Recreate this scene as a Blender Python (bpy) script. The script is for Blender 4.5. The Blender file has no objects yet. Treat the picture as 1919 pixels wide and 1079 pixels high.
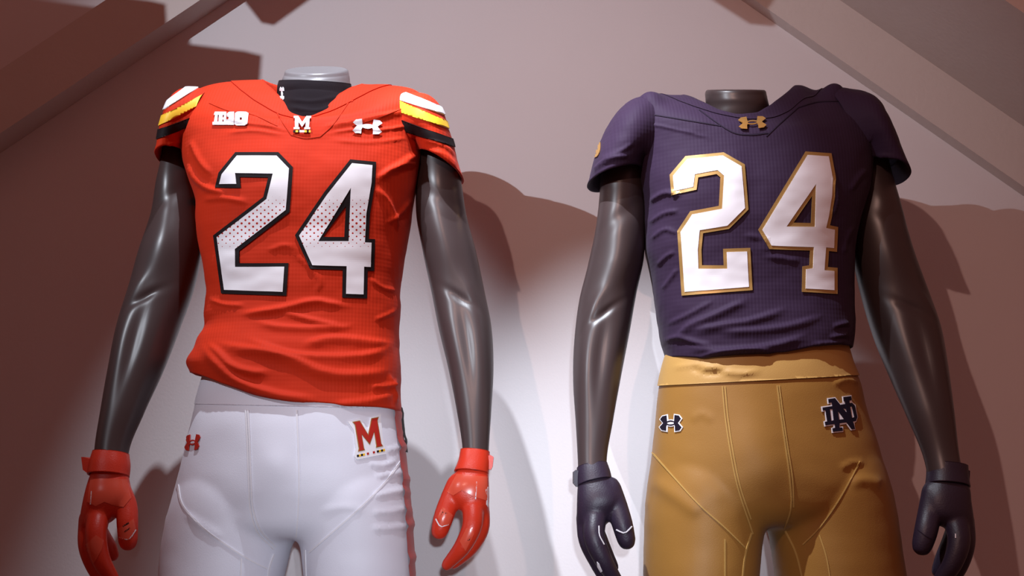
import bpy, bmesh, math
import numpy as np
from mathutils import Vector, noise
from mathutils.bvhtree import BVHTree
from mathutils.geometry import delaunay_2d_cdt

# ------------------------------------------------------------------ camera
W, H = 1919, 1079
F = 2132.0                        # focal length in pixels of a 1919 wide frame
PITCH = math.radians(10.0)
CAM = np.array([0.0, -1.90, 1.25])
YW = 0.42                         # the wall stands this far behind the figures
CP, SP = math.cos(PITCH), math.sin(PITCH)
scene = bpy.context.scene
col = scene.collection
cd = bpy.data.cameras.new('camera'); cam = bpy.data.objects.new('camera', cd); col.objects.link(cam)
cd.sensor_width = 36.0; cd.lens = F * 36.0 / W; cd.clip_start = 0.02
cam.location = CAM; cam.rotation_euler = (math.pi / 2 + PITCH, 0, 0)
scene.camera = cam

def px(x, y, Y):
    """the point at depth Y that the photograph shows at pixel x, y"""
    u = (np.asarray(x, float) - 959.5) / F; v = (539.5 - np.asarray(y, float)) / F
    d = np.stack(np.broadcast_arrays(u, CP - v * SP, SP + v * CP), -1)
    t = (np.asarray(Y, float) - CAM[1]) / d[..., 1]
    return CAM + d * t[..., None]
def proj(p):
    p = np.asarray(p, float) - CAM
    f = p[..., 1] * CP + p[..., 2] * SP; up = -p[..., 1] * SP + p[..., 2] * CP
    return 959.5 + F * p[..., 0] / f, 539.5 - F * up / f

# ------------------------------------------------------------------ light
scene.view_settings.view_transform = 'Standard'; scene.view_settings.look = 'None'
scene.view_settings.gamma = 1.0; scene.view_settings.exposure = 0.0
scene.view_settings.use_curve_mapping = False
world = bpy.data.worlds.new('room_fill'); scene.world = world; world.use_nodes = True
world.node_tree.nodes['Background'].inputs[0].default_value = (1.0, 0.36, 0.29, 1)
world.node_tree.nodes['Background'].inputs[1].default_value = 0.20

def spot(name, loc, target, power, cone, blend, color, radius):
    l = bpy.data.lights.new(name, 'SPOT'); l.energy = power; l.spot_size = math.radians(cone)
    l.spot_blend = blend; l.color = color; l.shadow_soft_size = radius
    o = bpy.data.objects.new(name, l); col.objects.link(o); o.location = Vector(loc)
    o.rotation_euler = (Vector(target) - Vector(loc)).to_track_quat('-Z', 'Y').to_euler()
    return o
def from_shadow(p_obj, y_obj, p_wall, dist):
    a = px(*p_obj, y_obj); b = px(*p_wall, YW); d = (a - b) / np.linalg.norm(a - b)
    return a + d * dist
LA = from_shadow((594, 130), 0.0, (920, 360), 2.3)
LC = from_shadow((1695, 300), 0.0, (1790, 500), 2.6)
COOL = (0.84, 0.90, 1.0)
spot('track_spot_left', LA, px(870, 300, YW), 160, 43, 0.95, COOL, 0.006)
spot('track_spot_right', LC, px(1500, 300, 0.0), 52, 54, 1.0, (1.0, 0.60, 0.50), 0.012)
spot('track_spot_over_orange', (-0.24, -0.66, 3.2), (-0.34, -0.02, 1.90), 205, 30, 1.0, COOL, 0.012)
spot('track_spot_over_navy', (-0.40, -0.78, 3.0), (0.17, 0.0, 1.64), 290, 28, 0.8, COOL, 0.012)
spot('fill_spot_middle', (0.0, -1.0, 2.9), (0.02, YW, 0.98), 50, 22, 1.0, (0.80, 0.89, 1.0), 0.012)  # added lamp, brightens the lower wall between the figures
spot('fill_spot_low', (0.03, -2.05, 1.32), (-0.05, YW, 1.00), 96, 33, 0.75, (0.78, 0.88, 1.0), 0.012)  # added fill lamp just behind the camera, for the pants and lower wall

# ------------------------------------------------------------------ materials
def mat(name, color, rough=0.6, spec=0.5, metal=0.0, sheen=0.0, bump=None, mottled=0.0, coat=0.0, weave=None):
    m = bpy.data.materials.new(name); m.use_nodes = True
    nt = m.node_tree; b = nt.nodes['Principled BSDF']
    b.inputs['Base Color'].default_value = (*color, 1); b.inputs['Roughness'].default_value = rough
    b.inputs['Specular IOR Level'].default_value = spec; b.inputs['Metallic'].default_value = metal
    b.inputs['Sheen Weight'].default_value = sheen; b.inputs['Coat Weight'].default_value = coat
    tc = nt.nodes.new('ShaderNodeTexCoord')
    height = None
    if mottled:
        n = nt.nodes.new('ShaderNodeTexNoise'); n.inputs['Scale'].default_value = 9; n.inputs['Detail'].default_value = 5
        nt.links.new(tc.outputs['Object'], n.inputs['Vector'])
        mx = nt.nodes.new('ShaderNodeMix'); mx.data_type = 'RGBA'
        mx.inputs[6].default_value = (*[c * (1 - mottled) for c in color], 1)
        mx.inputs[7].default_value = (*[min(1, c * (1 + mottled)) for c in color], 1)
        nt.links.new(n.outputs['Fac'], mx.inputs[0]); nt.links.new(mx.outputs[2], b.inputs['Base Color'])
    if bump:
        n = nt.nodes.new('ShaderNodeTexNoise'); n.inputs['Scale'].default_value = bump[0]; n.inputs['Detail'].default_value = 4
        nt.links.new(tc.outputs['Object'], n.inputs['Vector']); height = n.outputs['Fac']
        bp = nt.nodes.new('ShaderNodeBump'); bp.inputs['Distance'].default_value = bump[1]
        nt.links.new(height, bp.inputs['Height']); nt.links.new(bp.outputs['Normal'], b.inputs['Normal'])
    if weave:
        s, dist = weave
        w1 = nt.nodes.new('ShaderNodeTexWave'); w1.bands_direction = 'X'; w1.inputs['Scale'].default_value = s
        w2 = nt.nodes.new('ShaderNodeTexWave'); w2.bands_direction = 'Z'; w2.inputs['Scale'].default_value = s * 0.8
        for w in (w1, w2): nt.links.new(tc.outputs['Object'], w.inputs['Vector'])
        ad = nt.nodes.new('ShaderNodeMath'); ad.operation = 'MULTIPLY_ADD'; ad.inputs[1].default_value = 0.35
        nt.links.new(w2.outputs['Fac'], ad.inputs[0]); nt.links.new(w1.outputs['Fac'], ad.inputs[2])
        bp = nt.nodes.new('ShaderNodeBump'); bp.inputs['Distance'].default_value = dist
        nt.links.new(ad.outputs[0], bp.inputs['Height']); nt.links.new(bp.outputs['Normal'], b.inputs['Normal'])
    return m
M = {}
M['wall'] = mat('painted_plaster', (0.70, 0.66, 0.67), 0.75, 0.2, mottled=0.02, bump=(220, 0.0002))
M['rafter'] = mat('painted_wood', (0.60, 0.53, 0.50), 0.6, 0.3, mottled=0.03, bump=(90, 0.0006))
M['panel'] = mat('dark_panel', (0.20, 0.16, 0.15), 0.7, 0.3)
M['floor'] = mat('grey_floor', (0.30, 0.27, 0.26), 0.5, mottled=0.1)
M['skin'] = mat('graphite_lacquer', (0.044, 0.030, 0.030), 0.36, 0.6, mottled=0.03)
M['neck_cap'] = mat('lit_neck_lacquer', (0.19, 0.18, 0.19), 0.35, 0.5)  # left neck: lacquer lightened to carry the strong overhead light
M['orange'] = mat('orange_mesh_knit', (0.52, 0.026, 0.005), 0.7, 0.16, sheen=0.02, weave=(60, 0.00016))
M['navy'] = mat('navy_mesh_knit', (0.032, 0.0165, 0.041), 0.7, 0.15, sheen=0.03, weave=(56, 0.00018))
M['white_knit'] = mat('white_stretch', (0.72, 0.72, 0.80), 0.55, 0.3, sheen=0.1, bump=(700, 0.0002))
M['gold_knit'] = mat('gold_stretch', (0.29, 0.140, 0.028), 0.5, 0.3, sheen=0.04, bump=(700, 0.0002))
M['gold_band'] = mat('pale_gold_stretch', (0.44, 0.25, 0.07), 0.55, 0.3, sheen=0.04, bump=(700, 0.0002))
M['white_print'] = mat('white_print', (0.80, 0.79, 0.83), 0.4, 0.4)
M['black_print'] = mat('black_print', (0.010, 0.006, 0.007), 0.65, 0.15)
M['yellow_print'] = mat('yellow_print', (0.85, 0.50, 0.03), 0.5, 0.4)
M['red_print'] = mat('red_print', (0.42, 0.018, 0.010), 0.5, 0.4)
M['gold_print'] = mat('gold_print', (0.42, 0.25, 0.08), 0.38, 0.5, metal=0.35)
M['gold_metal'] = mat('gold_badge', (0.75, 0.42, 0.12), 0.3, 0.5, metal=0.7)
M['navy_print'] = mat('navy_print', (0.010, 0.007, 0.016), 0.65, 0.15)
M['black_knit'] = mat('black_knit', (0.010, 0.006, 0.009), 0.85, 0.12, sheen=0.02, weave=(300, 0.0002))
M['orange_glove'] = mat('orange_glove', (0.62, 0.035, 0.012), 0.38, 0.5, bump=(500, 0.0003))
M['orange_grip'] = mat('orange_grip', (0.68, 0.085, 0.045), 0.25, 0.5)
M['navy_glove'] = mat('navy_glove', (0.022, 0.014, 0.030), 0.45, 0.5, bump=(400, 0.0003))
M['navy_grip'] = mat('navy_grip', (0.018, 0.011, 0.022), 0.22, 0.5)
M['orange_seam'] = mat('orange_thread', (0.50, 0.030, 0.008), 0.8, 0.2)
M['navy_seam'] = mat('navy_thread', (0.018, 0.010, 0.024), 0.8, 0.2)
M['white_seam'] = mat('white_thread', (0.74, 0.72, 0.76), 0.6, 0.2)
M['gold_seam'] = mat('pale_gold_thread', (0.42, 0.25, 0.07), 0.6, 0.2)

def dotted_white():
    """white print with a band of fading red half-tone dots; the mesh carries a print sheet as UV"""
    m = mat('half_tone_print', (0.8, 0.79, 0.83), 0.4, 0.4); nt = m.node_tree; b = nt.nodes['Principled BSDF']
    uv = nt.nodes.new('ShaderNodeUVMap'); uv.uv_map = 'print'
    sep = nt.nodes.new('ShaderNodeSeparateXYZ'); nt.links.new(uv.outputs[0], sep.inputs[0])
    def mth(op, a, c=None):
        n = nt.nodes.new('ShaderNodeMath'); n.operation = op
        for i, v in enumerate((a, c)):
            if v is None: continue
            if isinstance(v, (int, float)): n.inputs[i].default_value = v
            else: nt.links.new(v, n.inputs[i])
        return n.outputs[0]
    x, y = sep.outputs[0], sep.outputs[1]         # in hundreds of print units
    r = mth('DIVIDE', y, 0.062); row = mth('FLOOR', r)
    sh = mth('MULTIPLY', mth('MODULO', mth('ABSOLUTE', row), 2.0), 0.5)
    fx = mth('SUBTRACT', mth('FRACT', mth('ADD', mth('DIVIDE', x, 0.142), sh)), 0.5)
    fy = mth('SUBTRACT', mth('FRACT', r), 0.5)
    d = mth('SQRT', mth('ADD', mth('POWER', mth('MULTIPLY', fx, 0.142), 2.0), mth('POWER', mth('MULTIPLY', fy, 0.062), 2.0)))
    fade = mth('SUBTRACT', 1.0, mth('DIVIDE', mth('ABSOLUTE', mth('SUBTRACT', y, 4.18)), 0.50))
    rad = mth('MULTIPLY', mth('SQRT', mth('MAXIMUM', fade, 0.0)), 0.022)
    hit = mth('LESS_THAN', d, rad)
    mx = nt.nodes.new('ShaderNodeMix'); mx.data_type = 'RGBA'
    mx.inputs[6].default_value = (0.8, 0.79, 0.83, 1); mx.inputs[7].default_value = (0.42, 0.02, 0.012, 1)
    nt.links.new(hit, mx.inputs[0]); nt.links.new(mx.outputs[2], b.inputs['Base Color'])
    return m
M['half_tone'] = dotted_white()

# ------------------------------------------------------------------ helpers
def thing(name, label, cat, base, group=None):
    o = bpy.data.objects.new(name, None); col.objects.link(o); o.location = Vector([float(c) for c in base])
    o.empty_display_size = 0.05
    o['label'] = label; o['category'] = cat
    if group: o['group'] = group
    return o
def origin(o):
    p = np.zeros(3)
    while o is not None:
        p += np.array(o.location); o = o.parent
    return p
def mk(name, verts, faces, material, parent=None, smooth=True, label=None, uv=None):
    v = np.asarray(verts, float) - (origin(parent) if parent else 0)
    me = bpy.data.meshes.new(name); me.from_pydata(v.tolist(), [], [tuple(int(i) for i in f) for f in faces]); me.update()
    if smooth: me.polygons.foreach_set('use_smooth', [True] * len(me.polygons))
    if uv is not None:
        lay = me.uv_layers.new(name='print')
        li = np.empty(len(me.loops), int); me.loops.foreach_get('vertex_index', li)
        lay.data.foreach_set('uv', np.asarray(uv)[li].astype(np.float32).ravel())
    me.materials.append(M[material] if isinstance(material, str) else material)
    o = bpy.data.objects.new(name, me); col.objects.link(o); o.parent = parent
    if label: o['label'] = label
    return o
def structure(o): o['kind'] = 'structure'; return o

def grid_faces(nr, nc, closed=True, flip=False):
    f = []
    for i in range(nr - 1):
        for j in range(nc if closed else nc - 1):
            a, b = i * nc + j, i * nc + (j + 1) % nc
            q = (a, b, b + nc, a + nc)
            f.append(q[::-1] if flip else q)
    return f
def cap(faces, idx, flip=False):
    faces.append(tuple(idx[::-1]) if flip else tuple(idx))
def vnormals(v, faces):
    n = np.zeros_like(v)
    fa = [f for f in faces if len(f) <= 4]
    q = np.array([f if len(f) == 4 else (*f, f[-1]) for f in fa])
    a = np.cross(v[q[:, 2]] - v[q[:, 0]], v[q[:, 3]] - v[q[:, 1]])
    for k in range(4): np.add.at(n, q[:, k], a)
    return n / np.maximum(np.linalg.norm(n, axis=1, keepdims=True), 1e-12)
def spline(ts, vals, t):
    """smooth interpolation (Catmull-Rom in value, non-uniform) of rows"""
    ts = np.asarray(ts, float); vals = np.asarray(vals, float); t = np.asarray(t, float)
    if vals.ndim == 1: return spline(ts, vals[:, None], t)[..., 0]
    m = np.empty_like(vals)
    d = np.diff(vals, axis=0) / np.diff(ts)[:, None]
    m[0], m[-1] = d[0], d[-1]
    h = np.diff(ts)[:, None]
    m[1:-1] = (d[:-1] * h[1:] + d[1:] * h[:-1]) / (h[1:] + h[:-1])
    tc = np.clip(t, ts[0], ts[-1])
    k = np.clip(np.searchsorted(ts, tc, side='right') - 1, 0, len(ts) - 2)
    hh = (ts[k + 1] - ts[k])[..., None]; s = ((tc - ts[k])[..., None]) / hh
    return ((2*s**3 - 3*s**2 + 1) * vals[k] + (s**3 - 2*s**2 + s) * hh * m[k] + (-2*s**3 + 3*s**2) * vals[k+1] + (s**3 - s**2) * hh * m[k+1])

def resample(pts, step):
    pts = np.asarray(pts, float); L = np.r_[0, np.cumsum(np.linalg.norm(np.diff(pts, axis=0), axis=1))]
    n = max(2, int(L[-1] / step) + 1)
    return spline(L, pts, np.linspace(0, L[-1], n)) if len(pts) > 2 else np.stack([np.interp(np.linspace(0, L[-1], n), L, pts[:, k]) for k in range(pts.shape[1])], 1)
def fold_field(x, y, folds):
    """height in metres at pixels x, y of folds [(polyline, width, amplitude)]; ends taper; a 4th item makes one side steeper"""
    h = np.zeros_like(x)
    for fd in folds:
        pl, w, a = fd[0], fd[1] * 0.8, fd[2] * 1.05; skew = fd[3] if len(fd) > 3 else 1.0
        c = resample(pl, 4.0); n = len(c)
        lo, hi = c.min(0) - 4 * w, c.max(0) + 4 * w
        idx = np.where((x > lo[0]) & (x < hi[0]) & (y > lo[1]) & (y < hi[1]))[0]
        if len(idx) == 0: continue
        p = np.stack([x[idx], y[idx]], 1)
        d2 = ((p[:, None, :] - c[None]) ** 2).sum(2); k = d2.argmin(1); d = np.sqrt(d2[np.arange(len(idx)), k])
        s = k / (n - 1); taper = np.clip(np.minimum(s, 1 - s) / 0.22, 0, 1); taper = taper * taper * (3 - 2 * taper)
        below = p[:, 1] > c[k][:, 1]
        ww = np.where(below, w * skew, w)
        h[idx] += a * taper * np.exp(-(d / ww) ** 2)
    return h
def dents(x, y, items):
    h = np.zeros_like(x)
    for cx, cy, rx, ry, a in items: h += a * np.exp(-((x - cx) / rx) ** 2 - ((y - cy) / ry) ** 2)
    return h
def raise_up(v, items):
    x, y = proj(v); v = v.copy()
    for cx, cy, rx, ry, dz in items: v[:, 2] += dz * np.exp(-((x - cx) / rx) ** 2 - ((y - cy) / ry) ** 2)
    return v
def wobble(v, scale, amp, seed=0):
    return np.array([noise.noise(Vector((p[0] * scale + seed, p[1] * scale, p[2] * scale * 1.6))) for p in v]) * amp
def relief(v, faces, folds=(), lumps=(), wob=None, front_only=True):
    n = vnormals(v, faces); x, y = proj(v)
    view = CAM - v; view /= np.linalg.norm(view, axis=1, keepdims=True)
    facing = np.clip((n * view).sum(1) / 0.35, 0, 1)
    h = (fold_field(x, y, folds) + dents(x, y, lumps)) * facing
    if wob is not None: h = h + wobble(v, *wob) + wobble(v, wob[0] * 2.7, wob[1] * 0.38, wob[2] + 5)
    return v + n * h[:, None]

def voxel_union(parts, voxel, smooth=6, lam=0.5, soft=0):
    V, Fc, off = [], [], 0
    for v, f in parts:
        V.append(v); Fc += [tuple(i + off for i in q) for q in f]; off += len(v)
    V = np.concatenate(V)
    me = bpy.data.meshes.new('tmp'); me.from_pydata(V.tolist(), [], Fc); me.update()
    o = bpy.data.objects.new('tmp', me); col.objects.link(o)
    md = o.modifiers.new('r', 'REMESH'); md.mode = 'VOXEL'; md.voxel_size = voxel
    dg = bpy.context.evaluated_depsgraph_get(); ev = o.evaluated_get(dg).to_mesh()
    v = np.empty(len(ev.vertices) * 3); ev.vertices.foreach_get('co', v); v = v.reshape(-1, 3)
    f = [tuple(p.vertices) for p in ev.polygons]
    e = np.empty(len(ev.edges) * 2, int); ev.edges.foreach_get('vertices', e); e = e.reshape(-1, 2)
    bpy.data.objects.remove(o); bpy.data.meshes.remove(me)
    deg = np.bincount(e.ravel(), minlength=len(v))[:, None]
    for it in range(smooth * 2 + soft):
        s = np.zeros_like(v); np.add.at(s, e[:, 0], v[e[:, 1]]); np.add.at(s, e[:, 1], v[e[:, 0]])
        k = lam if it % 2 == 0 or it >= smooth * 2 else -lam * 0.96
        v = v + k * (s / np.maximum(deg, 1) - v)
    return v, f

def loft_edges(rows, n_rows, n_col, k=1.0, expo=2.0, closed_ends=True):
    """tube from pairs of outline pixels: rows of ((xl,yl),(xr,yr),Y[,k]); k = depth over width"""
    A = np.array([px(*r[0], r[2]) for r in rows]); B = np.array([px(*r[1], r[2]) for r in rows])
    K = np.array([r[3] if len(r) > 3 else k for r in rows])
    mid = (A + B) / 2; t = np.r_[0, np.cumsum(np.linalg.norm(np.diff(mid, axis=0), axis=1))]
    tt = np.linspace(0, t[-1], n_rows)
    A, B, K = spline(t, A, tt), spline(t, B, tt), spline(t, K, tt)
    c = (A + B) / 2; e = (B - A) / 2; w = np.linalg.norm(e, axis=1); tan = np.gradient(c, axis=0)
    nrm = np.cross(e, tan); nrm /= np.linalg.norm(nrm, axis=1, keepdims=True)
    nrm *= np.where(nrm[:, 1:2] > 0, -1, 1)                        # toward the viewer
    ph = np.linspace(0, 2 * np.pi, n_col, endpoint=False)
    cs, sn = np.cos(ph), np.sin(ph)
    cs = np.sign(cs) * np.abs(cs) ** (2 / expo); sn = np.sign(sn) * np.abs(sn) ** (2 / expo)
    v = c[:, None] + e[:, None] * cs[None, :, None] + nrm[:, None] * (w * K)[:, None, None] * sn[None, :, None]
    f = grid_faces(n_rows, n_col, flip=False); v = v.reshape(-1, 3)
    if closed_ends:
        cap(f, list(range(n_col)), True); cap(f, [(n_rows - 1) * n_col + j for j in range(n_col)])
    s = np.repeat(np.linspace(0, 1, n_rows), n_col); q = np.tile(np.cos(ph), n_rows); fr = np.tile(np.sin(ph), n_rows)
    return v, f, s, q, fr
def orient(v, f):
    """faces outward for a closed or nearly closed tube"""
    n = vnormals(v, f); c = v.mean(0)
    if ((v - c) * n).sum() < 0: f = [q[::-1] for q in f]
    return f
def tube(pts, radii, n_col=14, step=0.004):
    """round tube with round ends through world points"""
    pts = np.asarray(pts, float); t = np.r_[0, np.cumsum(np.linalg.norm(np.diff(pts, axis=0), axis=1))]
    n = max(6, int(t[-1] / step)); tt = np.linspace(0, t[-1], n)
    c = spline(t, pts, tt); r = spline(t, np.asarray(radii, float), tt)
    tan = np.gradient(c, axis=0); tan /= np.linalg.norm(tan, axis=1, keepdims=True)
    cs, rs = [], []
    for a in (0.15, 0.5, 0.8): cs.append(c[0] - tan[0] * r[0] * math.sqrt(1 - a * a)); rs.append(r[0] * a)
    C = np.concatenate([np.array(cs), c, np.array([c[-1] + tan[-1] * r[-1] * math.sqrt(1 - a * a) for a in (0.8, 0.5, 0.15)])])
    R = np.concatenate([rs, r, [r[-1] * a for a in (0.8, 0.5, 0.15)]])
    T = np.concatenate([np.repeat(tan[:1], 3, 0), tan, np.repeat(tan[-1:], 3, 0)])
    up = np.array([0, -1.0, 0]); v = []
    for cc, rr, tn in zip(C, R, T):
        a = np.cross(tn, up if abs(tn @ up) < 0.95 else np.array([1.0, 0, 0])); a /= np.linalg.norm(a); b = np.cross(tn, a)
        for j in range(n_col):
            ph = 2 * np.pi * j / n_col; v.append(cc + rr * (a * math.cos(ph) + b * math.sin(ph)))
    f = grid_faces(len(C), n_col); cap(f, list(range(n_col)), True); cap(f, [(len(C) - 1) * n_col + j for j in range(n_col)])
    v = np.array(v); return v, orient(v, f)

def bvh_of(*meshes):
    V, Fc, off = [], [], 0
    for v, f in meshes:
        V += v.tolist(); Fc += [tuple(i + off for i in q) for q in f]; off += len(v)
    return BVHTree.FromPolygons(V, Fc)
def inside(p, loops):
    r = np.zeros(len(p), bool)
    for L in loops:
        L = np.asarray(L, float); x1, y1 = L[:, 0], L[:, 1]; x2, y2 = np.roll(x1, -1), np.roll(y1, -1)
        for a, b, c, d in zip(x1, y1, x2, y2):
            if b == d: continue
            cr = ((b > p[:, 1]) != (d > p[:, 1])) & (p[:, 0] < (c - a) * (p[:, 1] - b) / (d - b) + a); r ^= cr
    return r
def decal(name, parent, bvh, loops, material, lift=0.0014, step=4.0, label=None, thick=0.0012):
    """a patch or print laid on the garment: outlines given in the print sheet (photograph pixels), draped on the cloth"""
    pts, edges = [], []
    for L in loops:
        L = np.asarray(L, float); ring = []
        for a, b in zip(L, np.roll(L, -1, axis=0)):
            k = max(1, int(np.linalg.norm(b - a) / step))
            for i in range(k): ring.append(a + (b - a) * i / k)
        s = len(pts); pts += ring; edges += [(s + i, s + (i + 1) % len(ring)) for i in range(len(ring))]
    P = np.array(pts); lo, hi = P.min(0), P.max(0)
    gx, gy = np.meshgrid(np.arange(lo[0] + step / 2, hi[0], step), np.arange(lo[1] + step / 2, hi[1], step)); g = np.stack([gx.ravel(), gy.ravel()], 1)
    if len(g): g = g[inside(g, loops)]
    if len(g):
        dm = ((g[:, None] - P[None]) ** 2).sum(2).min(1); g = g[dm > (step * 0.45) ** 2]
    allp = [Vector((float(a), float(b))) for a, b in pts] + [Vector((float(a), float(b))) for a, b in g]
    vo, eo, fo, *_ = delaunay_2d_cdt(allp, edges, [], 0, 1e-4)
    q = np.array([(v.x, v.y) for v in vo]); tri = np.array([f for f in fo])
    tri = tri[inside(q[tri].mean(1), loops)]
    V = np.zeros((len(q), 3)); ok = np.zeros(len(q), bool); N = np.zeros((len(q), 3))
    o = Vector(CAM)
    for i, (a, b) in enumerate(q):
        d = Vector(px(a, b, 0.0) - CAM).normalized(); hit = bvh.ray_cast(o, d)
        if hit[0] is not None:
            nn = hit[1] if hit[1].dot(d) < 0 else -hit[1]
            V[i] = hit[0]; N[i] = nn; ok[i] = True
    tri = tri[ok[tri].all(1)]
    if len(tri):                                              # drop faces that jump between surfaces
        el = np.max([np.linalg.norm(V[tri[:, k]] - V[tri[:, (k + 1) % 3]], axis=1) for k in range(3)], axis=0); tri = tri[el < 0.035]
    used = np.unique(tri); rem = -np.ones(len(q), int); rem[used] = np.arange(len(used)); tri = rem[tri]
    V, N, q = V[used], N[used], q[used]
    # average the normals a little
    e = np.concatenate([tri[:, [0, 1]], tri[:, [1, 2]], tri[:, [2, 0]]])
    for _ in range(2):
        s = N.copy(); np.add.at(s, e[:, 0], N[e[:, 1]]); np.add.at(s, e[:, 1], N[e[:, 0]]); N = s / np.linalg.norm(s, axis=1, keepdims=True)
    top = V + N * lift; faces = []
    for t in tri:
        a, b, c = top[t]; n = np.cross(b - a, c - a)
        faces.append(tuple(t) if n @ N[t[0]] > 0 else tuple(t[::-1]))
    cnt = {}
    for f in faces:
        for a, b in zip(f, f[1:] + f[:1]): cnt[(a, b)] = 1
    nb = len(V); low = V + N * (lift - thick)
    rim = [(a, b) for (a, b) in cnt if (b, a) not in cnt]
    faces += [(b, a, a + nb, b + nb) for a, b in rim]
    return mk(name, np.concatenate([top, low]), faces, material, parent, smooth=False, label=label, uv=np.concatenate([q, q]) / 100.0)
def ribbon(pts, w):
    """outline of a narrow strip along a polyline"""
    c = resample(pts, 6.0); t = np.gradient(c, axis=0); t /= np.linalg.norm(t, axis=1, keepdims=True); n = np.stack([-t[:, 1], t[:, 0]], 1) * w / 2
    return [np.concatenate([c + n, (c - n)[::-1]])]
def inset(L, d):
    """move a polygon's edges inward by d (outward when negative)"""
    L = np.asarray(L, float); a = 0.5 * np.sum(L[:, 0] * np.roll(L[:, 1], -1) - np.roll(L[:, 0], -1) * L[:, 1])
    sg = 1 if a > 0 else -1; out = []
    for i in range(len(L)):
        p0, p1, p2 = L[i - 1], L[i], L[(i + 1) % len(L)]
        e1 = (p1 - p0) / np.linalg.norm(p1 - p0); e2 = (p2 - p1) / np.linalg.norm(p2 - p1)
        n1 = np.array([-e1[1], e1[0]]) * sg; n2 = np.array([-e2[1], e2[0]]) * sg; b = n1 + n2
        out.append(p1 + b * d / max(0.35, 1 + n1 @ n2))
    return np.array(out)
def quad_map(pts, tl, tr, br, bl):
    """unit-square outline (u right, v up) into a quadrilateral of the print sheet"""
    p = np.asarray(pts, float); u, v = p[:, :1], 1 - p[:, 1:2]
    tl, tr, br, bl = map(np.asarray, (tl, tr, br, bl))
    return tl * (1 - u) * (1 - v) + tr * u * (1 - v) + br * u * v + bl * (1 - u) * v
def slab(v, f, planes, lift):
    """band of a surface between planes [(point, normal kept)], lifted off it"""
    bm = bmesh.new(); vs = [bm.verts.new(p) for p in v]
    for q in f:
        if len(q) <= 4:
            try: bm.faces.new([vs[i] for i in q])
            except ValueError: pass
    for co, no in planes:
        bmesh.ops.bisect_plane(bm, geom=bm.verts[:] + bm.edges[:] + bm.faces[:], plane_co=co, plane_no=no, clear_inner=True)
    bm.normal_update(); bm.verts.index_update()
    V = np.array([p.co + p.normal * lift for p in bm.verts]); L = np.array([p.co - p.normal * 0.0005 for p in bm.verts])
    Fc = [tuple(x.index for x in q.verts) for q in bm.faces]; nb = len(V)
    for e in bm.edges:
        if len(e.link_faces) == 1:
            a, b = e.verts[0].index, e.verts[1].index; Fc.append((a, b, b + nb, a + nb))
    bm.free(); return np.concatenate([V, L]), Fc
def sight_plane(a, b, above):
    """plane through two print points and the eye point; keeps the upper (above) or the lower side"""
    A, B = px(*a, 0.0) - CAM, px(*b, 0.0) - CAM; n = np.cross(A, B); n /= np.linalg.norm(n)
    if (n[2] > 0) != above: n = -n
    return tuple(CAM), tuple(n)
def box(p0, p1):
    (x0, y0, z0), (x1, y1, z1) = p0, p1
    v = [(x0,y0,z0),(x1,y0,z0),(x1,y1,z0),(x0,y1,z0),(x0,y0,z1),(x1,y0,z1),(x1,y1,z1),(x0,y1,z1)]
    return np.array(v, float), [(0,3,2,1),(4,5,6,7),(0,1,5,4),(1,2,6,5),(2,3,7,6),(3,0,4,7)]
def prism(poly, y0, y1):
    """outline in x, z pushed from y0 to y1"""
    n = len(poly); v = [(x, y0, z) for x, z in poly] + [(x, y1, z) for x, z in poly]
    f = [tuple(range(n))[::-1], tuple(range(n, 2 * n))] + [(i, (i + 1) % n, n + (i + 1) % n, n + i) for i in range(n)]
    return np.array(v, float), f

# ------------------------------------------------------------------ the room
FLOOR_Z = 0.0
structure(mk('wall_back', *box((-4, YW, FLOOR_Z), (4, YW + 0.1, 4.2)), 'wall', smooth=False))
structure(mk('floor', *box((-4, -4.5, FLOOR_Z - 0.1), (4, YW + 0.1, FLOOR_Z)), 'floor', smooth=False))
BASE_Z = 0.44
def rafter(name, a, b, a2, b2, far, RD):
    yf = YW - RD
    A, B, A2, B2 = (px(*p, yf) for p in (a, b, a2, b2))
    d = (B - A) / np.linalg.norm(B - A); up = np.array([-d[2], 0, d[0]]); up = up if up[2] > 0 else -up
    width = ((A2 - A) @ up + (B2 - A) @ up) / 2
    p0, p1 = A - d * far[0], A + d * far[1]
    poly = [p0, p1, p1 + up * width, p0 + up * width]; poly = [(p[0], p[2]) for p in poly]
    if np.sum([poly[i][0] * poly[(i + 1) % 4][1] - poly[(i + 1) % 4][0] * poly[i][1] for i in range(4)]) < 0: poly = poly[::-1]
    v, f = prism(poly, yf, YW - 0.0005)
    return structure(mk(name, v, f, 'rafter', smooth=False)), A, d, up, width
r1, A1, d1, up1, w1 = rafter('trim_1', (0, 250), (375, 0), (0, 132), (196, 0), (0.9, 1.16), 0.07)
r2, A2, d2, up2, w2 = rafter('trim_2', (1919, 350), (1420, 4), (1919, 236), (1572, 0), (0.9, 1.10), 0.036)
# sloped ceiling boards run forward from the right-hand rafter
def ceiling_board(name, lo, hi, y0, y1, th=0.03):
    p = A2 + up2 * (w2 + lo); q = p + up2 * th
    v = []
    for c in (p, q):
        for s, y in ((-0.9, y0), (1.3, y0), (1.3, y1), (-0.9, y1)): k = c + d2 * s; v.append((k[0], y, k[2]))
    f = [(0, 1, 2, 3), (7, 6, 5, 4), (0, 4, 5, 1), (1, 5, 6, 2), (2, 6, 7, 3), (3, 7, 4, 0)]
    return structure(mk(name, np.array(v), f, 'rafter', smooth=False))
ceiling_board('ceiling', 0.0, 0.0, 0.05, YW - 0.0005)

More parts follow.
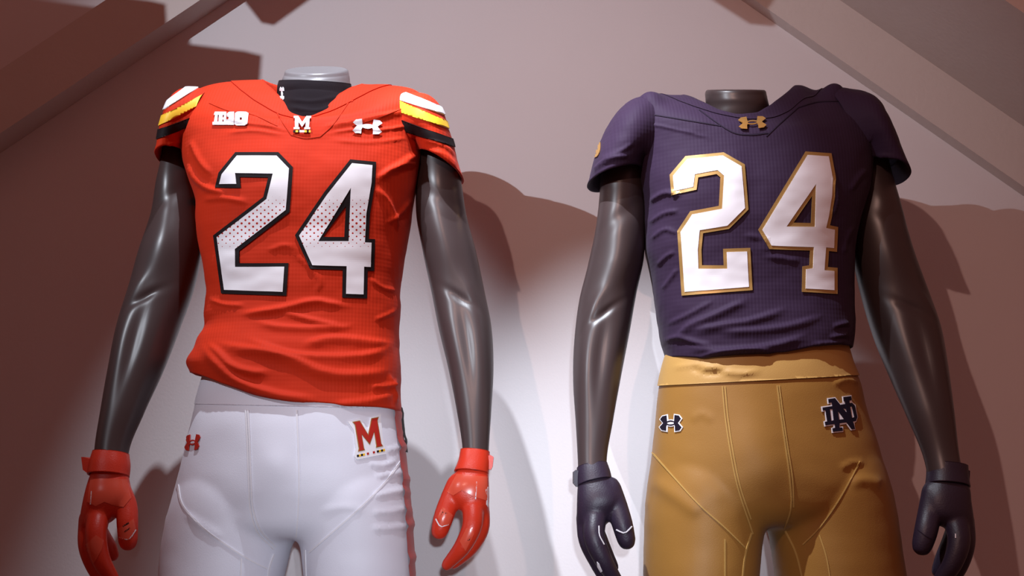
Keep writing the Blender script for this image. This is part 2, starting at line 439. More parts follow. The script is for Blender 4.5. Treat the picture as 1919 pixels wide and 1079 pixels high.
# boards added out of view above, placed so their ends throw the notched shadows
def on_way(p, s): q = px(*p, YW); return q + (LA - q) * s
def shadow_board(name, corner, along, across, s, length, width, label):
    c = on_way(corner, s); a = on_way(along, s) - c; b = on_way(across, s) - c
    a[1] = 0; b[1] = 0
    a /= np.linalg.norm(a); b -= a * (a @ b); b /= np.linalg.norm(b)
    poly = [c, c + a * length, c + a * length + b * width, c + b * width]; poly = [(p[0], p[2]) for p in poly]
    if np.sum([poly[i][0] * poly[(i + 1) % 4][1] - poly[(i + 1) % 4][0] * poly[i][1] for i in range(4)]) < 0: poly = poly[::-1]
    return structure(mk(name, *prism(poly, c[1] - 0.03, c[1]), 'rafter', smooth=False))
shadow_board('shadow_board_left', (490, 43), (550, 0), (455, 5), 0.45, 0.40, 0.10, '')
shadow_board('shadow_board_right', (1405, 45), (1335, 0), (1430, 15), 0.45, 0.40, 0.10, '')
# unseen panel added at left, stepped to shade the wall from the left lamp
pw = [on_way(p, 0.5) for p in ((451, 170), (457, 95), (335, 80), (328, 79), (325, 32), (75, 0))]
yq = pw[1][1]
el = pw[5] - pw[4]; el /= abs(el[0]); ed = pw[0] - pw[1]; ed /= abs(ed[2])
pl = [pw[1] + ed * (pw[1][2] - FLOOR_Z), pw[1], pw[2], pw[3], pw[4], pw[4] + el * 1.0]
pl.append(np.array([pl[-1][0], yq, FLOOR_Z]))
structure(mk('shadow_panel_left', *prism([(p[0], p[2]) for p in pl], yq - 0.04, yq), 'panel', smooth=False))

# ------------------------------------------------------------------ the figures' torso and jersey
def sil(rows):
    """rows (pixel y, x left, x right, front depth, back depth) -> functions of world height"""
    r = np.array(rows, float); L = px(r[:, 1], r[:, 0], 0.0); R = px(r[:, 2], r[:, 0], 0.0); z = (L[:, 2] + R[:, 2]) / 2
    o = np.argsort(z); t = z[o]; vals = np.stack([L[o, 0], R[o, 0], r[o, 3], r[o, 4]], 1)
    return lambda zz: spline(t, vals, zz), t[0], t[-1]
NC = 288
PH = np.linspace(0, 2 * np.pi, NC, endpoint=False)             # 0 = right of picture, 3pi/2 = front
def ring_xy(s, ph, expo):
    cs, sn = np.cos(ph), np.sin(ph); a = np.sign(cs) * np.abs(cs) ** (2 / expo); b = np.sign(sn) * np.abs(sn) ** (2 / expo)
    cx, hw = (s[..., 0] + s[..., 1]) / 2, (s[..., 1] - s[..., 0]) / 2
    return cx + hw * a, np.where(b < 0, s[..., 2], s[..., 3]) * b
def periodic(deg, vals, ph):
    d = np.radians(np.asarray(deg, float)); v = np.asarray(vals, float)
    o = np.argsort(d); d, v = d[o], v[o]
    d = np.concatenate([d - 2 * np.pi, d, d + 2 * np.pi]); v = np.concatenate([v, v, v])
    return spline(d, v, ph)
def jersey_body(rows, hem, y_arm, rim, shoulder_h, rim_h, expo=2.5, rise=0.0, nlow=150, nup=110):
    S, z0, z1 = sil(rows)
    zA = float(px(959, y_arm, 0.0)[2])
    hx = np.array([p[0] for p in hem], float); hp = px(hx, np.array([p[1] for p in hem], float), -0.06)
    s_h = S(np.full(NC, hp[:, 2].mean())); xh, _ = ring_xy(s_h, PH, expo)
    zh = np.interp(xh, hp[:, 0], hp[:, 2])
    back = np.sin(PH) > 0
    low = []
    # turned-in hem, then up
    for inn, up in ((0.016, 0.02), (0.008, 0.004), (0.002, 0.0)):
        s = S(zh + up); s = s + np.stack([np.full(NC, inn), np.full(NC, -inn), np.full(NC, -inn), np.full(NC, -inn)], 1)
        x, y = ring_xy(s, PH, expo); low.append(np.stack([x, y, zh + up], 1))
    for t in np.linspace(0, 1, nlow):
        z = zh + (zA - zh) * t; x, y = ring_xy(S(z), PH, expo); low.append(np.stack([x, y, z], 1))
    low = np.array(low); A = low[-1]; TA = low[-1] - low[-6]; TA /= np.linalg.norm(TA, axis=1, keepdims=True)
    R = periodic([r[0] for r in rim], [px(r[1], r[2], r[3]) for r in rim], PH)
    side = np.abs(np.cos(PH)) ** 1.3
    hA = shoulder_h[1] + (shoulder_h[0] - shoulder_h[1]) * side
    hR = rim_h[1] + (rim_h[0] - rim_h[1]) * side
    ov = A - R; ov[:, 2] = 0; ov /= np.linalg.norm(ov, axis=1, keepdims=True)
    dirR = ov * np.array([1, 1, 0]) + np.array([0, 0, 1])[None] * (rise * side - 1.1 * (1 - side))[:, None]
    dirR /= np.linalg.norm(dirR, axis=1, keepdims=True)
    P1 = A + TA * hA[:, None]; P2 = R + dirR * hR[:, None]
    up = []
    for t in np.linspace(0, 1, nup)[1:]:
        up.append((1-t)**3 * A + 3*(1-t)**2*t * P1 + 3*(1-t)*t*t * P2 + t**3 * R)
    # neck rim turns inward
    cen = R.mean(0)
    for k, dz in ((0.004, 0.001), (0.007, -0.004), (0.008, -0.02)):
        inn = cen - R; inn[:, 2] = 0; inn /= np.linalg.norm(inn, axis=1, keepdims=True); up.append(R + inn * k + np.array([0, 0, dz]))
    g = np.concatenate([low, np.array(up)]); nr = len(g)
    v = g.reshape(-1, 3); f = grid_faces(nr, NC)
    return v, orient(v, f), nr, R
def sleeve(seam, hem, seam_d, hem_d, y_seam, y_hem, out_h, hem_h, nrow=70, ncol=96, out=(-1, 0, 0.15), tuck=True):
    """cap sleeve: seam (top pixel, bottom pixel), hem (outer pixel, inner pixel), depths; columns bend over the shoulder"""
    ph = np.linspace(0, 2 * np.pi, ncol, endpoint=False); c, s = np.cos(ph), np.sin(ph)
    t, b = px(*seam[0], y_seam), px(*seam[1], y_seam); o, i = px(*hem[0], y_hem), px(*hem[1], y_hem)
    S = (t + b) / 2 + c[:, None] * (t - b) / 2; S[:, 1] += s * seam_d
    Hm = (o + i) / 2 + c[:, None] * (o - i) / 2; Hm[:, 1] += s * hem_d
    k = (0.5 + 0.5 * c)[:, None]
    out = np.array(out, float); out /= np.linalg.norm(out)
    dS = out[None] * (0.3 + 0.7 * k); dS = dS + np.stack([0 * s, s * 0.45, 0 * s], 1)
    dh = (t - b) / np.linalg.norm(t - b)
    P1 = S + dS * (out_h * (0.15 + 0.85 * k)); P2 = Hm + dh[None] * (hem_h * (0.2 + 0.8 * k)) + np.stack([0 * s, s * 0.02, 0 * s], 1)
    rows = [(1-u)**3 * S + 3*(1-u)**2*u * P1 + 3*(1-u)*u*u * P2 + u**3 * Hm for u in np.linspace(0, 1, nrow)]
    cen = Hm.mean(0)
    for a, up in ((0.03, -0.0008), (0.08, 0.0), (0.12, 0.006), (0.13, 0.03)):
        rows.append(Hm + (cen - Hm) * a + dh * up)
    v = np.array(rows).reshape(-1, 3); f = grid_faces(len(rows), ncol); return v, orient(v, f)

def arm(rows, outer, feats=1.0):
    """lacquered arm; outer = -1 when its outer side lies left in the picture"""
    v, f, s, q, fr = loft_edges(rows, 190, 64, 0.95, 2.0)
    f = orient(v, f); n = vnormals(v, [x for x in f if len(x) == 4]); a = q * (-outer)          # a: -1 inner ... wait for sign below
    a = q * outer                                                                                # +1 = outer side
    front = np.clip(fr * (1 if v[np.argmax(fr), 1] < v[np.argmin(fr), 1] else -1) * 1.6, 0, 1)
    def g(s0, a0, ws, wa, amp, slope=0.0): return amp * np.exp(-((s - s0 - slope * (a - a0)) / ws) ** 2 - ((a - a0) / wa) ** 2)
    h = (g(0.36, -0.02, 0.11, 0.42, 0.0055) + g(0.19, 0.25, 0.07, 0.6, 0.003)
         - g(0.245, 0.0, 0.022, 0.8, 0.0022, 0.03)                                                # end of the deltoid
         - g(0.535, 0.05, 0.016, 0.42, 0.0042, 0.06) + g(0.50, 0.40, 0.035, 0.22, 0.0035, 0.1)    # elbow crease and the muscle over it
         + g(0.66, 0.42, 0.13, 0.32, 0.0055) - g(0.66, -0.02, 0.11, 0.20, 0.0032) + g(0.64, -0.5, 0.10, 0.3, 0.003))
    return v + n * (h * front * feats)[:, None], f

def neck(rows, tilt, cap_px, yc=0.0, kd=0.95):
    v, f, *_ = loft_edges(rows, 40, 72, kd, 2.1, closed_ends=False)
    return v, orient(v, f)
def neck_with_cap(rows, tilt_deg, rim=0.007, n_col=72):
    """neck stump: tube rows bottom to top, flat top leaning forward with a rounded edge"""
    r = [(np.array(px(*a, Y)), np.array(px(*b, Y)), k) for a, b, Y, k in rows]
    C = np.array([(a + b) / 2 for a, b, k in r]); Wd = np.array([np.linalg.norm(b - a) / 2 for a, b, k in r]); K = np.array([k for *_, k in r])
    t = np.linspace(0, 1, len(r)); tt = np.linspace(0, 1, 40); C, Wd, K = spline(t, C, tt), spline(t, Wd, tt), spline(t, K, tt)
    ph = np.linspace(0, 2 * np.pi, n_col, endpoint=False); rows_ = []
    tl = math.tan(math.radians(tilt_deg))
    for i in range(40):
        p = np.stack([C[i, 0] + Wd[i] * np.cos(ph), C[i, 1] + Wd[i] * K[i] * np.sin(ph), np.full(n_col, C[i, 2])], 1)
        p[:, 2] += (p[:, 1] - C[i, 1]) * tl * tt[i]; rows_.append(p)
    top = rows_[-1]; cen = top.mean(0); nrm = np.array([0, -math.sin(math.radians(tilt_deg)), math.cos(math.radians(tilt_deg))])
    body = list(rows_)
    for a in (0.35, 0.7, 0.95): body.append(cen + (top - cen) * (1 - 0.09 * (1 - math.cos(a * math.pi / 2))) + nrm * rim * math.sin(a * math.pi / 2))
    v = np.array(body).reshape(-1, 3); f = grid_faces(len(body), n_col); f = orient(v, f)
    last = body[-1]; capr = [last, cen + (last - last.mean(0)) * 0.97 + nrm * rim * 1.01, cen + (last - last.mean(0)) * 0.5 + nrm * rim * 1.1]
    cv = np.array(capr).reshape(-1, 3); cf = grid_faces(3, n_col); cap(cf, [2 * n_col + j for j in range(n_col)])
    return (v, f), (cv, cf)

def pelvis_pants(rows, legs, crotch, voxel=0.0045, smooth=10):
    parts = []
    def body(rows, bottom_expo=2.3, yc=0.0):
        r = np.array(rows, float); L = px(r[:, 1], r[:, 0], yc); R = px(r[:, 2], r[:, 0], yc)
        z = (L[:, 2] + R[:, 2]) / 2; o = np.argsort(z); zz = np.linspace(z.min(), z.max(), 60)
        vals = spline(z[o], np.stack([L[o, 0], R[o, 0], r[o, 3], r[o, 4]], 1), zz); ph = np.linspace(0, 2 * np.pi, 96, endpoint=False)
        rows_ = []
        for k in range(60):
            x, y = ring_xy(np.repeat(vals[k:k+1], 96, 0), ph, bottom_expo); rows_.append(np.stack([x, y + yc, np.full(96, zz[k])], 1))
        v = np.array(rows_).reshape(-1, 3); f = grid_faces(60, 96); cap(f, list(range(96)), True); cap(f, [59 * 96 + j for j in range(96)])
        return v, orient(v, f)
    parts.append(body(rows))
    for lg in legs: parts.append(body(lg, 2.05))
    v, f = voxel_union(parts, voxel, smooth)
    x, y = proj(v); w = np.exp(-((x - crotch[0]) / 75) ** 2 - ((y - crotch[1] + 10) / 60) ** 2); w[w < 0.02] = 0
    idx = np.where(w > 0)[0]; q = np.array([k for k in f if len(k) == 4]); e = np.concatenate([q[:, [0, 1]], q[:, [1, 2]], q[:, [2, 3]], q[:, [3, 0]]])
    e = e[(w[e[:, 0]] > 0) & (w[e[:, 1]] > 0)]; deg = np.maximum(np.bincount(e.ravel(), minlength=len(v)), 1)[:, None]
    for _ in range(40):
        s = np.zeros_like(v); np.add.at(s, e[:, 0], v[e[:, 1]]); np.add.at(s, e[:, 1], v[e[:, 0]])
        v[idx] += (w[:, None] * 0.6 * (s / deg - v))[idx]
    return v, f

def hand(palm, fingers, k=0.75, voxel=0.0022):
    v, f, *_ = loft_edges(palm, 30, 40, k, 2.3); parts = [(v, orient(v, f))]
    for ch in fingers:
        pts = [px(a, b, Y) for a, b, Y, r in ch]; parts.append(tube(pts, [r for *_, r in ch], 16, 0.003))
    return voxel_union(parts, voxel, 5, soft=9)
def cuff(rows, k=0.9):
    v, f, *_ = loft_edges(rows, 24, 48, k, 2.2, closed_ends=False); n = len(v)
    f = orient(v, f); nn = vnormals(v, f); inner = v - nn * 0.0025
    top = list(range(48)); bot = [23 * 48 + j for j in range(48)]
    ff = f + [tuple(i + n for i in q[::-1]) for q in f]
    for ring in (top, bot):
        for j in range(48): a, b = ring[j], ring[(j + 1) % 48]; ff.append((a, b, b + n, a + n))
    return np.concatenate([v, inner]), ff
def tab(corners, Y, th=0.006):
    p = [px(a, b, Y) for a, b in corners]; n = len(p); v = np.array(p + [q + np.array([0, th, 0]) for q in p])
    f = [tuple(range(n)), tuple(range(n, 2 * n))[::-1]] + [(i, n + i, n + (i + 1) % n, (i + 1) % n) for i in range(n)]
    return v, f

# emblems as unit outlines ------------------------------------------------------
M_OUT = [(0,0),(.36,0),(.36,.15),(.29,.15),(.29,.58),(.5,.17),(.71,.58),(.71,.15),(.64,.15),(.64,0),(1,0),(1,.15),(.92,.15),(.92,.85),(1,.85),(1,1),(.73,1),(.5,.56),(.27,1),(0,1),(0,.85),(.08,.85),(.08,.15),(0,.15)]
M_PANT = [(.03,0),(.30,0),(.28,.08),(.28,.52),(.5,.14),(.72,.52),(.72,.08),(.70,0),(.97,0),(.92,.10),(.90,.88),(.96,1),(.70,1),(.5,.50),(.30,1),(.04,1),(.10,.88),(.08,.10)]
def ua_logo(n=10):
    """H-shaped mark of two crossed arcs with a lens-shaped opening"""
    h = [(.40,1),(.80,.95),(1,.76),(.68,.5),(1,.24),(.80,.05),(.40,0),(.40,.30)]
    r = [(.5 + x * .5, y) for x, y in h]
    low = [(.5 + .5 * .34 * math.cos(a), .5 - .20 - .0 * a) for a in np.linspace(0, math.pi, n)]
    low = [(.5 + .17 * c, .40 - .07 * (1 - c * c)) for c in np.linspace(1, -1, n)]
    l = [(1 - x, y) for x, y in r[::-1]]
    top = [(.5 + .17 * c, .60 + .07 * (1 - c * c)) for c in np.linspace(-1, 1, n)]
    hole = [(.5 + .17 * math.cos(a), .5 + .085 * math.sin(a)) for a in np.linspace(0, 2 * math.pi, 16, endpoint=False)]
    return [r + low + l + top, hole]
UA = ua_logo()
def ua(name, parent, bvh, material, quad, lift=0.002, label=None, hole=True, outline=None):
    loops = [quad_map(L, *quad) for L in UA]
    if outline: decal('logo_backing', parent, bvh, [inset(loops[0], -1.8)], outline, lift - 0.0007, 3.0)
    return decal(name, parent, bvh, loops if hole else loops[:1], material, lift, 2.5, label)
def rect(x0, y0, x1, y1): return [(x0, y0), (x1, y0), (x1, y1), (x0, y1)]

# ------------------------------------------------------------------ builders shared by the two figures
def mannequin(label, base, arms, neck_rows, tilt, torso_rows, leg_x, neck_mat):
    t = thing('mannequin', label, 'mannequin', base, 'headless display mannequins')
    S, z0, z1 = sil(torso_rows)
    ph = np.linspace(0, 2 * np.pi, 48, endpoint=False); rows_ = []
    for z in np.linspace(z0, z1, 30):
        x, y = ring_xy(np.repeat(S(np.array([z])), 48, 0), ph, 2.3); rows_.append(np.stack([x, y, np.full(48, z)], 1))
    v = np.array(rows_).reshape(-1, 3); f = grid_faces(30, 48); cap(f, list(range(48)), True); cap(f, [29 * 48 + j for j in range(48)])
    mk('torso', v, orient(v, f), 'skin', t)
    (nv, nf), (cv, cf) = neck_with_cap(neck_rows, tilt)
    nk = mk('neck', nv, nf, neck_mat, t); mk('neck_cap', cv, cf, neck_mat, nk, label='flat slanted neck cap')
    for rows, outer in arms:
        v, f = arm(rows, outer); mk('arm', v, f, 'skin', t)
    for x in leg_x:
        z = BASE_Z
        a = tube([(x, 0.0, z + 0.50), (x, -0.005, z + 0.38), (x, 0.03, z + 0.27), (x, 0.02, z + 0.12), (x, 0.02, z + 0.05)], [0.062, 0.055, 0.058, 0.038, 0.036], 24, 0.012)
        b = tube([(x, 0.035, z + 0.038), (x, -0.03, z + 0.036), (x, -0.10, z + 0.028), (x, -0.15, z + 0.022)], [0.034, 0.034, 0.027, 0.020], 20, 0.012)
        v, f = voxel_union([a, b], 0.007, 6); v[:, 2] += z - v[:, 2].min(); mk('leg', v, f, 'skin', t)
    return t
def glove(label, palm, fingers, cuff_rows, tab_corners, mats, base, extras, group):
    g = thing('glove', label, 'glove', base, group)
    v, f = hand(palm, fingers); mk('hand_shell', v, f, mats[0], g)
    cv, cf = cuff(cuff_rows); c = mk('cuff', cv, cf, mats[2], g)
    tv, tf = tab(tab_corners, cuff_rows[0][2] - 0.012, 0.03); mk('strap_tab', tv, tf, mats[2], c, smooth=False)
    bv = bvh_of((v, f))
    for nm, loops, m in extras: decal(nm, g, bv, loops, m, 0.0010, 2.5, thick=0.0009)
    return g
def plinth(label, x0, x1):
    o = mk('plinth', *box((x0, -0.28, 0), (x1, 0.24, BASE_Z)), 'panel', smooth=False)
    bv = o.modifiers.new('edge', 'BEVEL'); bv.width = 0.006; bv.segments = 2
    o['label'] = label; o['category'] = 'plinth'; return o

# ================================================================== LEFT FIGURE (orange and white)
plinth('dark plinth under the figure in the orange jersey', -0.70, 0.02)
xL, xR = -0.36, 0.40
armsL = [([((318, 222), (350, 200), 0.0), ((304, 262), (350, 245), 0.0), ((302, 300), (349, 290), 0.0), ((293, 345), (357, 335), 0.0), ((284, 400), (370, 392), 0.005), ((262, 470), (378, 455), 0.01),
           ((243, 540), (362, 538), 0.012), ((222, 610), (338, 604), 0.005), ((205, 690), (305, 690), -0.012), ((190, 770), (269, 770), -0.032), ((178, 845), (240, 848), -0.05), ((176, 885), (239, 888), -0.058)], -1),
         ([((785, 205), (822, 225), 0.0), ((784, 245), (842, 262), 0.0), ((785, 292), (858, 306), 0.0), ((780, 340), (866, 350), 0.0), ((780, 400), (874, 402), 0.005), ((792, 470), (892, 470), 0.01),
           ((808, 545), (908, 545), 0.012), ((822, 615), (921, 612), 0.005), ((840, 690), (925, 685), -0.012), ((856, 770), (921, 768), -0.032), ((867, 845), (916, 847), -0.05), ((868, 885), (915, 888), -0.058)], 1)]
torsoL = [(700, 400, 725, .095, .095), (600, 404, 736, .09, .09), (450, 396, 745, .10, .10), (330, 378, 766, .105, .10), (290, 420, 735, .085, .09), (262, 470, 690, .05, .07)]
mannequin('glossy dark grey headless mannequin wearing the orange jersey and white pants', (xL, 0, BASE_Z), armsL,
          [((530, 270), (660, 270), 0.02, .95), ((528, 210), (658, 212), 0.01, .98), ((527, 170), (657, 173), 0.0, 1.0), ((530, 148), (655, 151), 0.0, 1.0), ((534, 137), (653, 139), 0.0, 1.0)], 27, torsoL, (-0.49, -0.23), 'neck_cap')

# jersey
jL = thing('football_jersey', 'orange football jersey with white number 24 and striped sleeves', 'jersey', (xL, 0, 1.35))
rowsL = [(800, 372, 752, .126, .12), (768, 372, 752, .1255, .12), (735, 373, 749, .124, .12), (700, 362, 750, .123, .12), (685, 356, 750, .120, .12), (655, 371, 747, .116, .115), (638, 377, 747, .111, .11), (620, 388, 747, .108, .105), (590, 388, 750, .107, .10),
         (570, 389, 751, .108, .10), (555, 391, 749, .110, .10), (520, 388, 752, .114, .105), (470, 380, 760, .121, .11), (420, 374, 769, .129, .115), (385, 373, 774, .133, .12), (350, 362, 780, .133, .12), (320, 352, 786, .128, .12), (300, 347, 789, .124, .12), (270, 345, 791, .12, .12)]
hemL = [(340, 690), (383, 702), (430, 722), (500, 745), (580, 758), (660, 763), (735, 765), (760, 770)]
rimL = [(0, 682, 159, 0.0), (330, 655, 168, -.035), (305, 628, 185, -.058), (285, 602, 206, -.072), (270, 578, 217, -.080), (255, 553, 209, -.073), (235, 530, 190, -.058), (210, 508, 170, -.035), (180, 487, 151, 0.0), (150, 503, 158, .045), (120, 535, 167, .07), (90, 590, 170, .085), (60, 640, 169, .07), (30, 674, 163, .045)]
vL, fL, nrL, RL = jersey_body(rowsL, hemL, 292, rimL, (0.100, 0.055), (0.140, 0.040), rise=0.0)
foldsL = [([(440, 590), (530, 576), (597, 563), (625, 568), (665, 576)], 5, .0055, 2.0), ([(528, 582), (560, 592), (597, 602), (640, 609)], 4.5, .004, 1.8), ([(470, 603), (538, 613), (604, 614), (670, 610)], 5, .0045, 2.2),
          ([(455, 632), (497, 648), (538, 661), (627, 668), (701, 661), (745, 644)], 6, .0075, 2.4), ([(560, 647), (619, 634), (701, 640), (745, 644)], 6, .006, 2.2),
          ([(395, 640), (440, 650), (486, 657), (552, 675), (612, 697), (701, 698), (742, 690)], 7, .0085, 2.4), ([(385, 640), (410, 660), (434, 683), (470, 695), (510, 698)], 6, .007, 2.0),
          ([(372, 640), (400, 672), (440, 708), (515, 737), (600, 748)], 7, .008, 2.0), ([(620, 758), (700, 748), (745, 735)], 6, .005, 2.0), ([(690, 725), (735, 720), (748, 712)], 5, .006), ([(728, 700), (738, 730), (742, 760)], 5, .005),
          ([(395, 195), (430, 208), (470, 214), (500, 212)], 5, .0035, 1.6), ([(400, 215), (450, 230), (510, 238), (548, 250)], 4, .0028), ([(420, 250), (480, 246), (540, 255)], 4, .002),
          ([(600, 240), (653, 229), (702, 219), (770, 206)], 5, .0045, 2.0), ([(610, 252), (660, 244), (720, 243), (780, 232)], 4, .0025), ([(615, 262), (680, 268), (770, 258)], 4, .002),
          ([(700, 338), (735, 316), (767, 296), (788, 284)], 6, .005, 1.6), ([(700, 350), (726, 378), (741, 411), (746, 432)], 5, .005), ([(712, 325), (750, 310), (785, 305)], 4, .003), ([(722, 420), (750, 400), (770, 372)], 5, .003),
          ([(352, 300), (366, 330), (392, 352), (430, 362)], 6, .006, 1.5), ([(355, 260), (375, 300), (400, 330)], 6, .004), ([(376, 375), (420, 372), (470, 380)], 6, .0035), ([(549, 470), (580, 500), (600, 530), (590, 555)], 5, .0025),
          ([(390, 560), (420, 570), (460, 572)], 4, .003), ([(700, 600), (725, 590), (745, 580)], 4, .003), ([(690, 520), (720, 540), (745, 545)], 4, .003), ([(500, 470), (540, 460), (565, 480)], 5, .002)]
vL = relief(vL, fL, foldsL, [(470, 330, 80, 60, .004), (680, 330, 80, 60, .004), (575, 340, 25, 80, -.004)], wob=(14, .0016, 3))
mk('jersey_body', vL, fL, 'orange', jL)
bL = bvh_of((vL, fL))
def collar(parent, v, nr, rows_in, mat_):
    g = v.reshape(nr, NC, 3)[nr - 3 - rows_in:nr]; n = len(g); vv = g.reshape(-1, 3); f = orient(vv, grid_faces(n, NC))
    nn = vnormals(vv, f); low = vv - nn * 0.001; up = vv + nn * 0.0016
    ff = f + [tuple(i + len(vv) for i in q[::-1]) for q in f] + [(j, (j + 1) % NC, (j + 1) % NC + len(vv), j + len(vv)) for j in range(NC)]
    return mk('collar', np.concatenate([up, low]), ff, mat_, parent)
collar(jL, vL, nrL, 16, 'orange')
sl1 = sleeve(((400, 176), (366, 302)), ((299, 303), (356, 289)), .070, .076, 0.0, 0.0, .077, .100, out=(-1, 0, 0.25))
sl2 = sleeve(((735, 186), (772, 304)), ((869, 338), (780, 288)), .070, .078, 0.0, 0.0, .104, .120, out=(1, 0, 0.25))
def sleeve_relief(s, folds, seed):
    v, f = s; return relief(v, f, folds, wob=(16, .0018, seed)), f
sl1 = sleeve_relief(sl1, [([(350, 262), (325, 268), (304, 280)], 4, .002)], 5)
sl2 = sleeve_relief(sl2, [([(790, 262), (830, 272), (866, 300)], 4, .0025), ([(795, 280), (830, 288), (862, 315)], 4, .002)], 7)
for s, bands in ((sl1, [((345, 166), (296, 202), (346, 181), (296, 213), 'white_print'), ((348, 194), (298, 220), (348, 210), (298, 236), 'yellow_print'), ((344, 225), (299, 242), (344, 241), (299, 259), 'black_print')]),
                 (sl2, [((778, 181), (862, 214), (786, 200), (866, 226), 'white_print'), ((788, 206), (866, 240), (790, 224), (868, 250), 'yellow_print'), ((791, 239), (868, 268), (793, 257), (868, 281), 'black_print')])):
    o = mk('sleeve', *s, 'orange', jL)
    for a, b, c, d, m in bands: mk('stripe', *slab(*s, [sight_plane(a, b, False), sight_plane(c, d, True)], 0.0020), m, o, label=m.split('_')[0] + ' sleeve stripe')
TWO_L = np.array([(442,286),(522,286),(549,314),(543,397),(449,470),(449,493),(541,493),(537,554),(416,550),(401,441),(494,369),(503,333),(450,332),(452,352),(404,352),(411,324)], float)
FOUR_L = np.array([(656,299.5),(704,304),(702,343),(692.6,400),(690,447.5),(702,448),(700,507.5),(688,507),(687,559),(641,557.5),(642,505.7),(581,504),(553,441),(608,360)], float)
HOLE_IN = np.array([(648,386),(645,444),(605,444)], float); HOLE_OUT = np.array([(657,352),(653,452),(597,452)], float)
o = decal('number_two', jL, bL, [TWO_L], 'black_print', .0022, 3.5, 'black edged white numeral 2'); decal('numeral_face', o, bL, [inset(TWO_L, 7)], 'half_tone', .0032, 3.5, 'white face with red half-tone dots')
o = decal('number_four', jL, bL, [FOUR_L, HOLE_IN], 'black_print', .0022, 3.5, 'black edged white numeral 4'); decal('numeral_face', o, bL, [inset(FOUR_L, 7), HOLE_OUT], 'half_tone', .0032, 3.5, 'white face with red half-tone dots')
q = ((551, 221), (584, 221), (582, 244), (551, 244))
decal('collar_letter', jL, bL, [quad_map(M_OUT, *q)], 'white_print', .0042, 2.5, 'white letter M below the collar')
for i, (u, m) in enumerate(((0, 'black_print'), (.14, 'yellow_print'), (.28, 'black_print'), (.36, 'white_print'), (.64, 'yellow_print'), (.78, 'black_print'), (.90, 'yellow_print'))):
    w_ = (.14, .14, .08, .28, .14, .12, .10)[i]
    decal('flag_bar', jL, bL, [[(550 + 33 * u, 246), (550 + 33 * (u + w_), 246), (550 + 33 * (u + w_), 250), (550 + 33 * u, 250)]], m, .0042, 2.5)
ua('maker_logo', jL, bL, 'white_print', ((661, 223), (716, 225), (714, 254), (660, 251)), .0035, 'white curved H shaped maker logo', hole=False)
# conference mark, three block characters
def mark(loops, dx=0): return [[(400 + (x / 100) * 66 + (1 - y / 100) * 0, 211 + y / 100 * 25) for x, y in L] for L in loops]
B_ = [[(6, 3), (38, 3), (38, 48), (40, 55), (40, 97), (0, 97), (0, 76), (4, 76), (7, 25), (3, 25)], [(14, 25), (18, 25), (17, 74), (13, 74)], [(28, 26), (32, 26), (32, 44), (28, 44)], [(28, 58), (32, 58), (32, 74), (27, 74)]]
I_ = [[(40, 18), (46, 3), (60, 3), (60, 97), (41, 97), (41, 55), (45, 55), (45, 40), (40, 40)]]
O_ = [[(63, 12), (70, 3), (93, 5), (100, 16), (98, 88), (90, 98), (68, 98), (62, 88)], [(76, 44), (82, 44), (82, 64), (76, 64)]]
for L in (B_, I_, O_): decal('conference_mark', jL, bL, mark(L), 'white_print', .0030, 2.5, 'white block conference lettering')
for pl_ in ([(494, 158), (508, 190), (524, 220), (546, 253)], [(546, 253), (572, 259), (600, 256)], [(600, 256), (622, 236), (640, 212), (655, 190)], [(493, 193), (512, 193), (530, 197)], [(618, 201), (640, 193), (662, 190)], [(392, 193), (430, 208), (470, 214), (520, 236)], [(660, 236), (710, 220), (750, 205), (778, 196)]):
    decal('seam', jL, bL, ribbon(pl_, 1.6), 'orange_seam', .0012, 4, thick=.001)

# gaiter under the jersey
gt = thing('neck_gaiter', 'black knit neck gaiter inside the orange jersey collar', 'gaiter', (xL + 0.02, 0, 1.95))
v, f, *_ = loft_edges([((505, 262), (680, 262), -0.01, .95), ((515, 215), (668, 217), -0.004, 1.03), ((520, 185), (662, 187), 0.0, 1.05), ((521, 163), (659, 167), 0.0, 1.05), ((524, 152), (657, 157), 0.0, 1.04)], 60, 96, 1.0, 2.0, closed_ends=False)
f = orient(v, f)
v[:, 2] += 0.30 * (v[:, 1]) * np.repeat(np.linspace(0, 1, 60) ** 2, 96)
nn = vnormals(v, f); nf_ = len(v); v = relief(v, f, [([(540, 200), (590, 208), (640, 196)], 5, .003), ([(530, 185), (580, 190), (650, 178)], 5, .002), ([(560, 212), (600, 216), (640, 210)], 4, .002)], wob=(18, .0012, 2))
ff = f + [tuple(i + nf_ for i in q_[::-1]) for q_ in f] + [(59 * 96 + j, 59 * 96 + (j + 1) % 96, 59 * 96 + (j + 1) % 96 + nf_, 59 * 96 + j + nf_) for j in range(96)]
mk('gaiter_tube', np.concatenate([v, v - nn * .003]), ff, 'black_knit', gt)
bG = bvh_of((v, f))
ua('maker_logo', gt, bG, 'white_print', ((533, 163), (533, 188), (526, 188), (525, 163)), .0015, 'small white maker logo', hole=False)

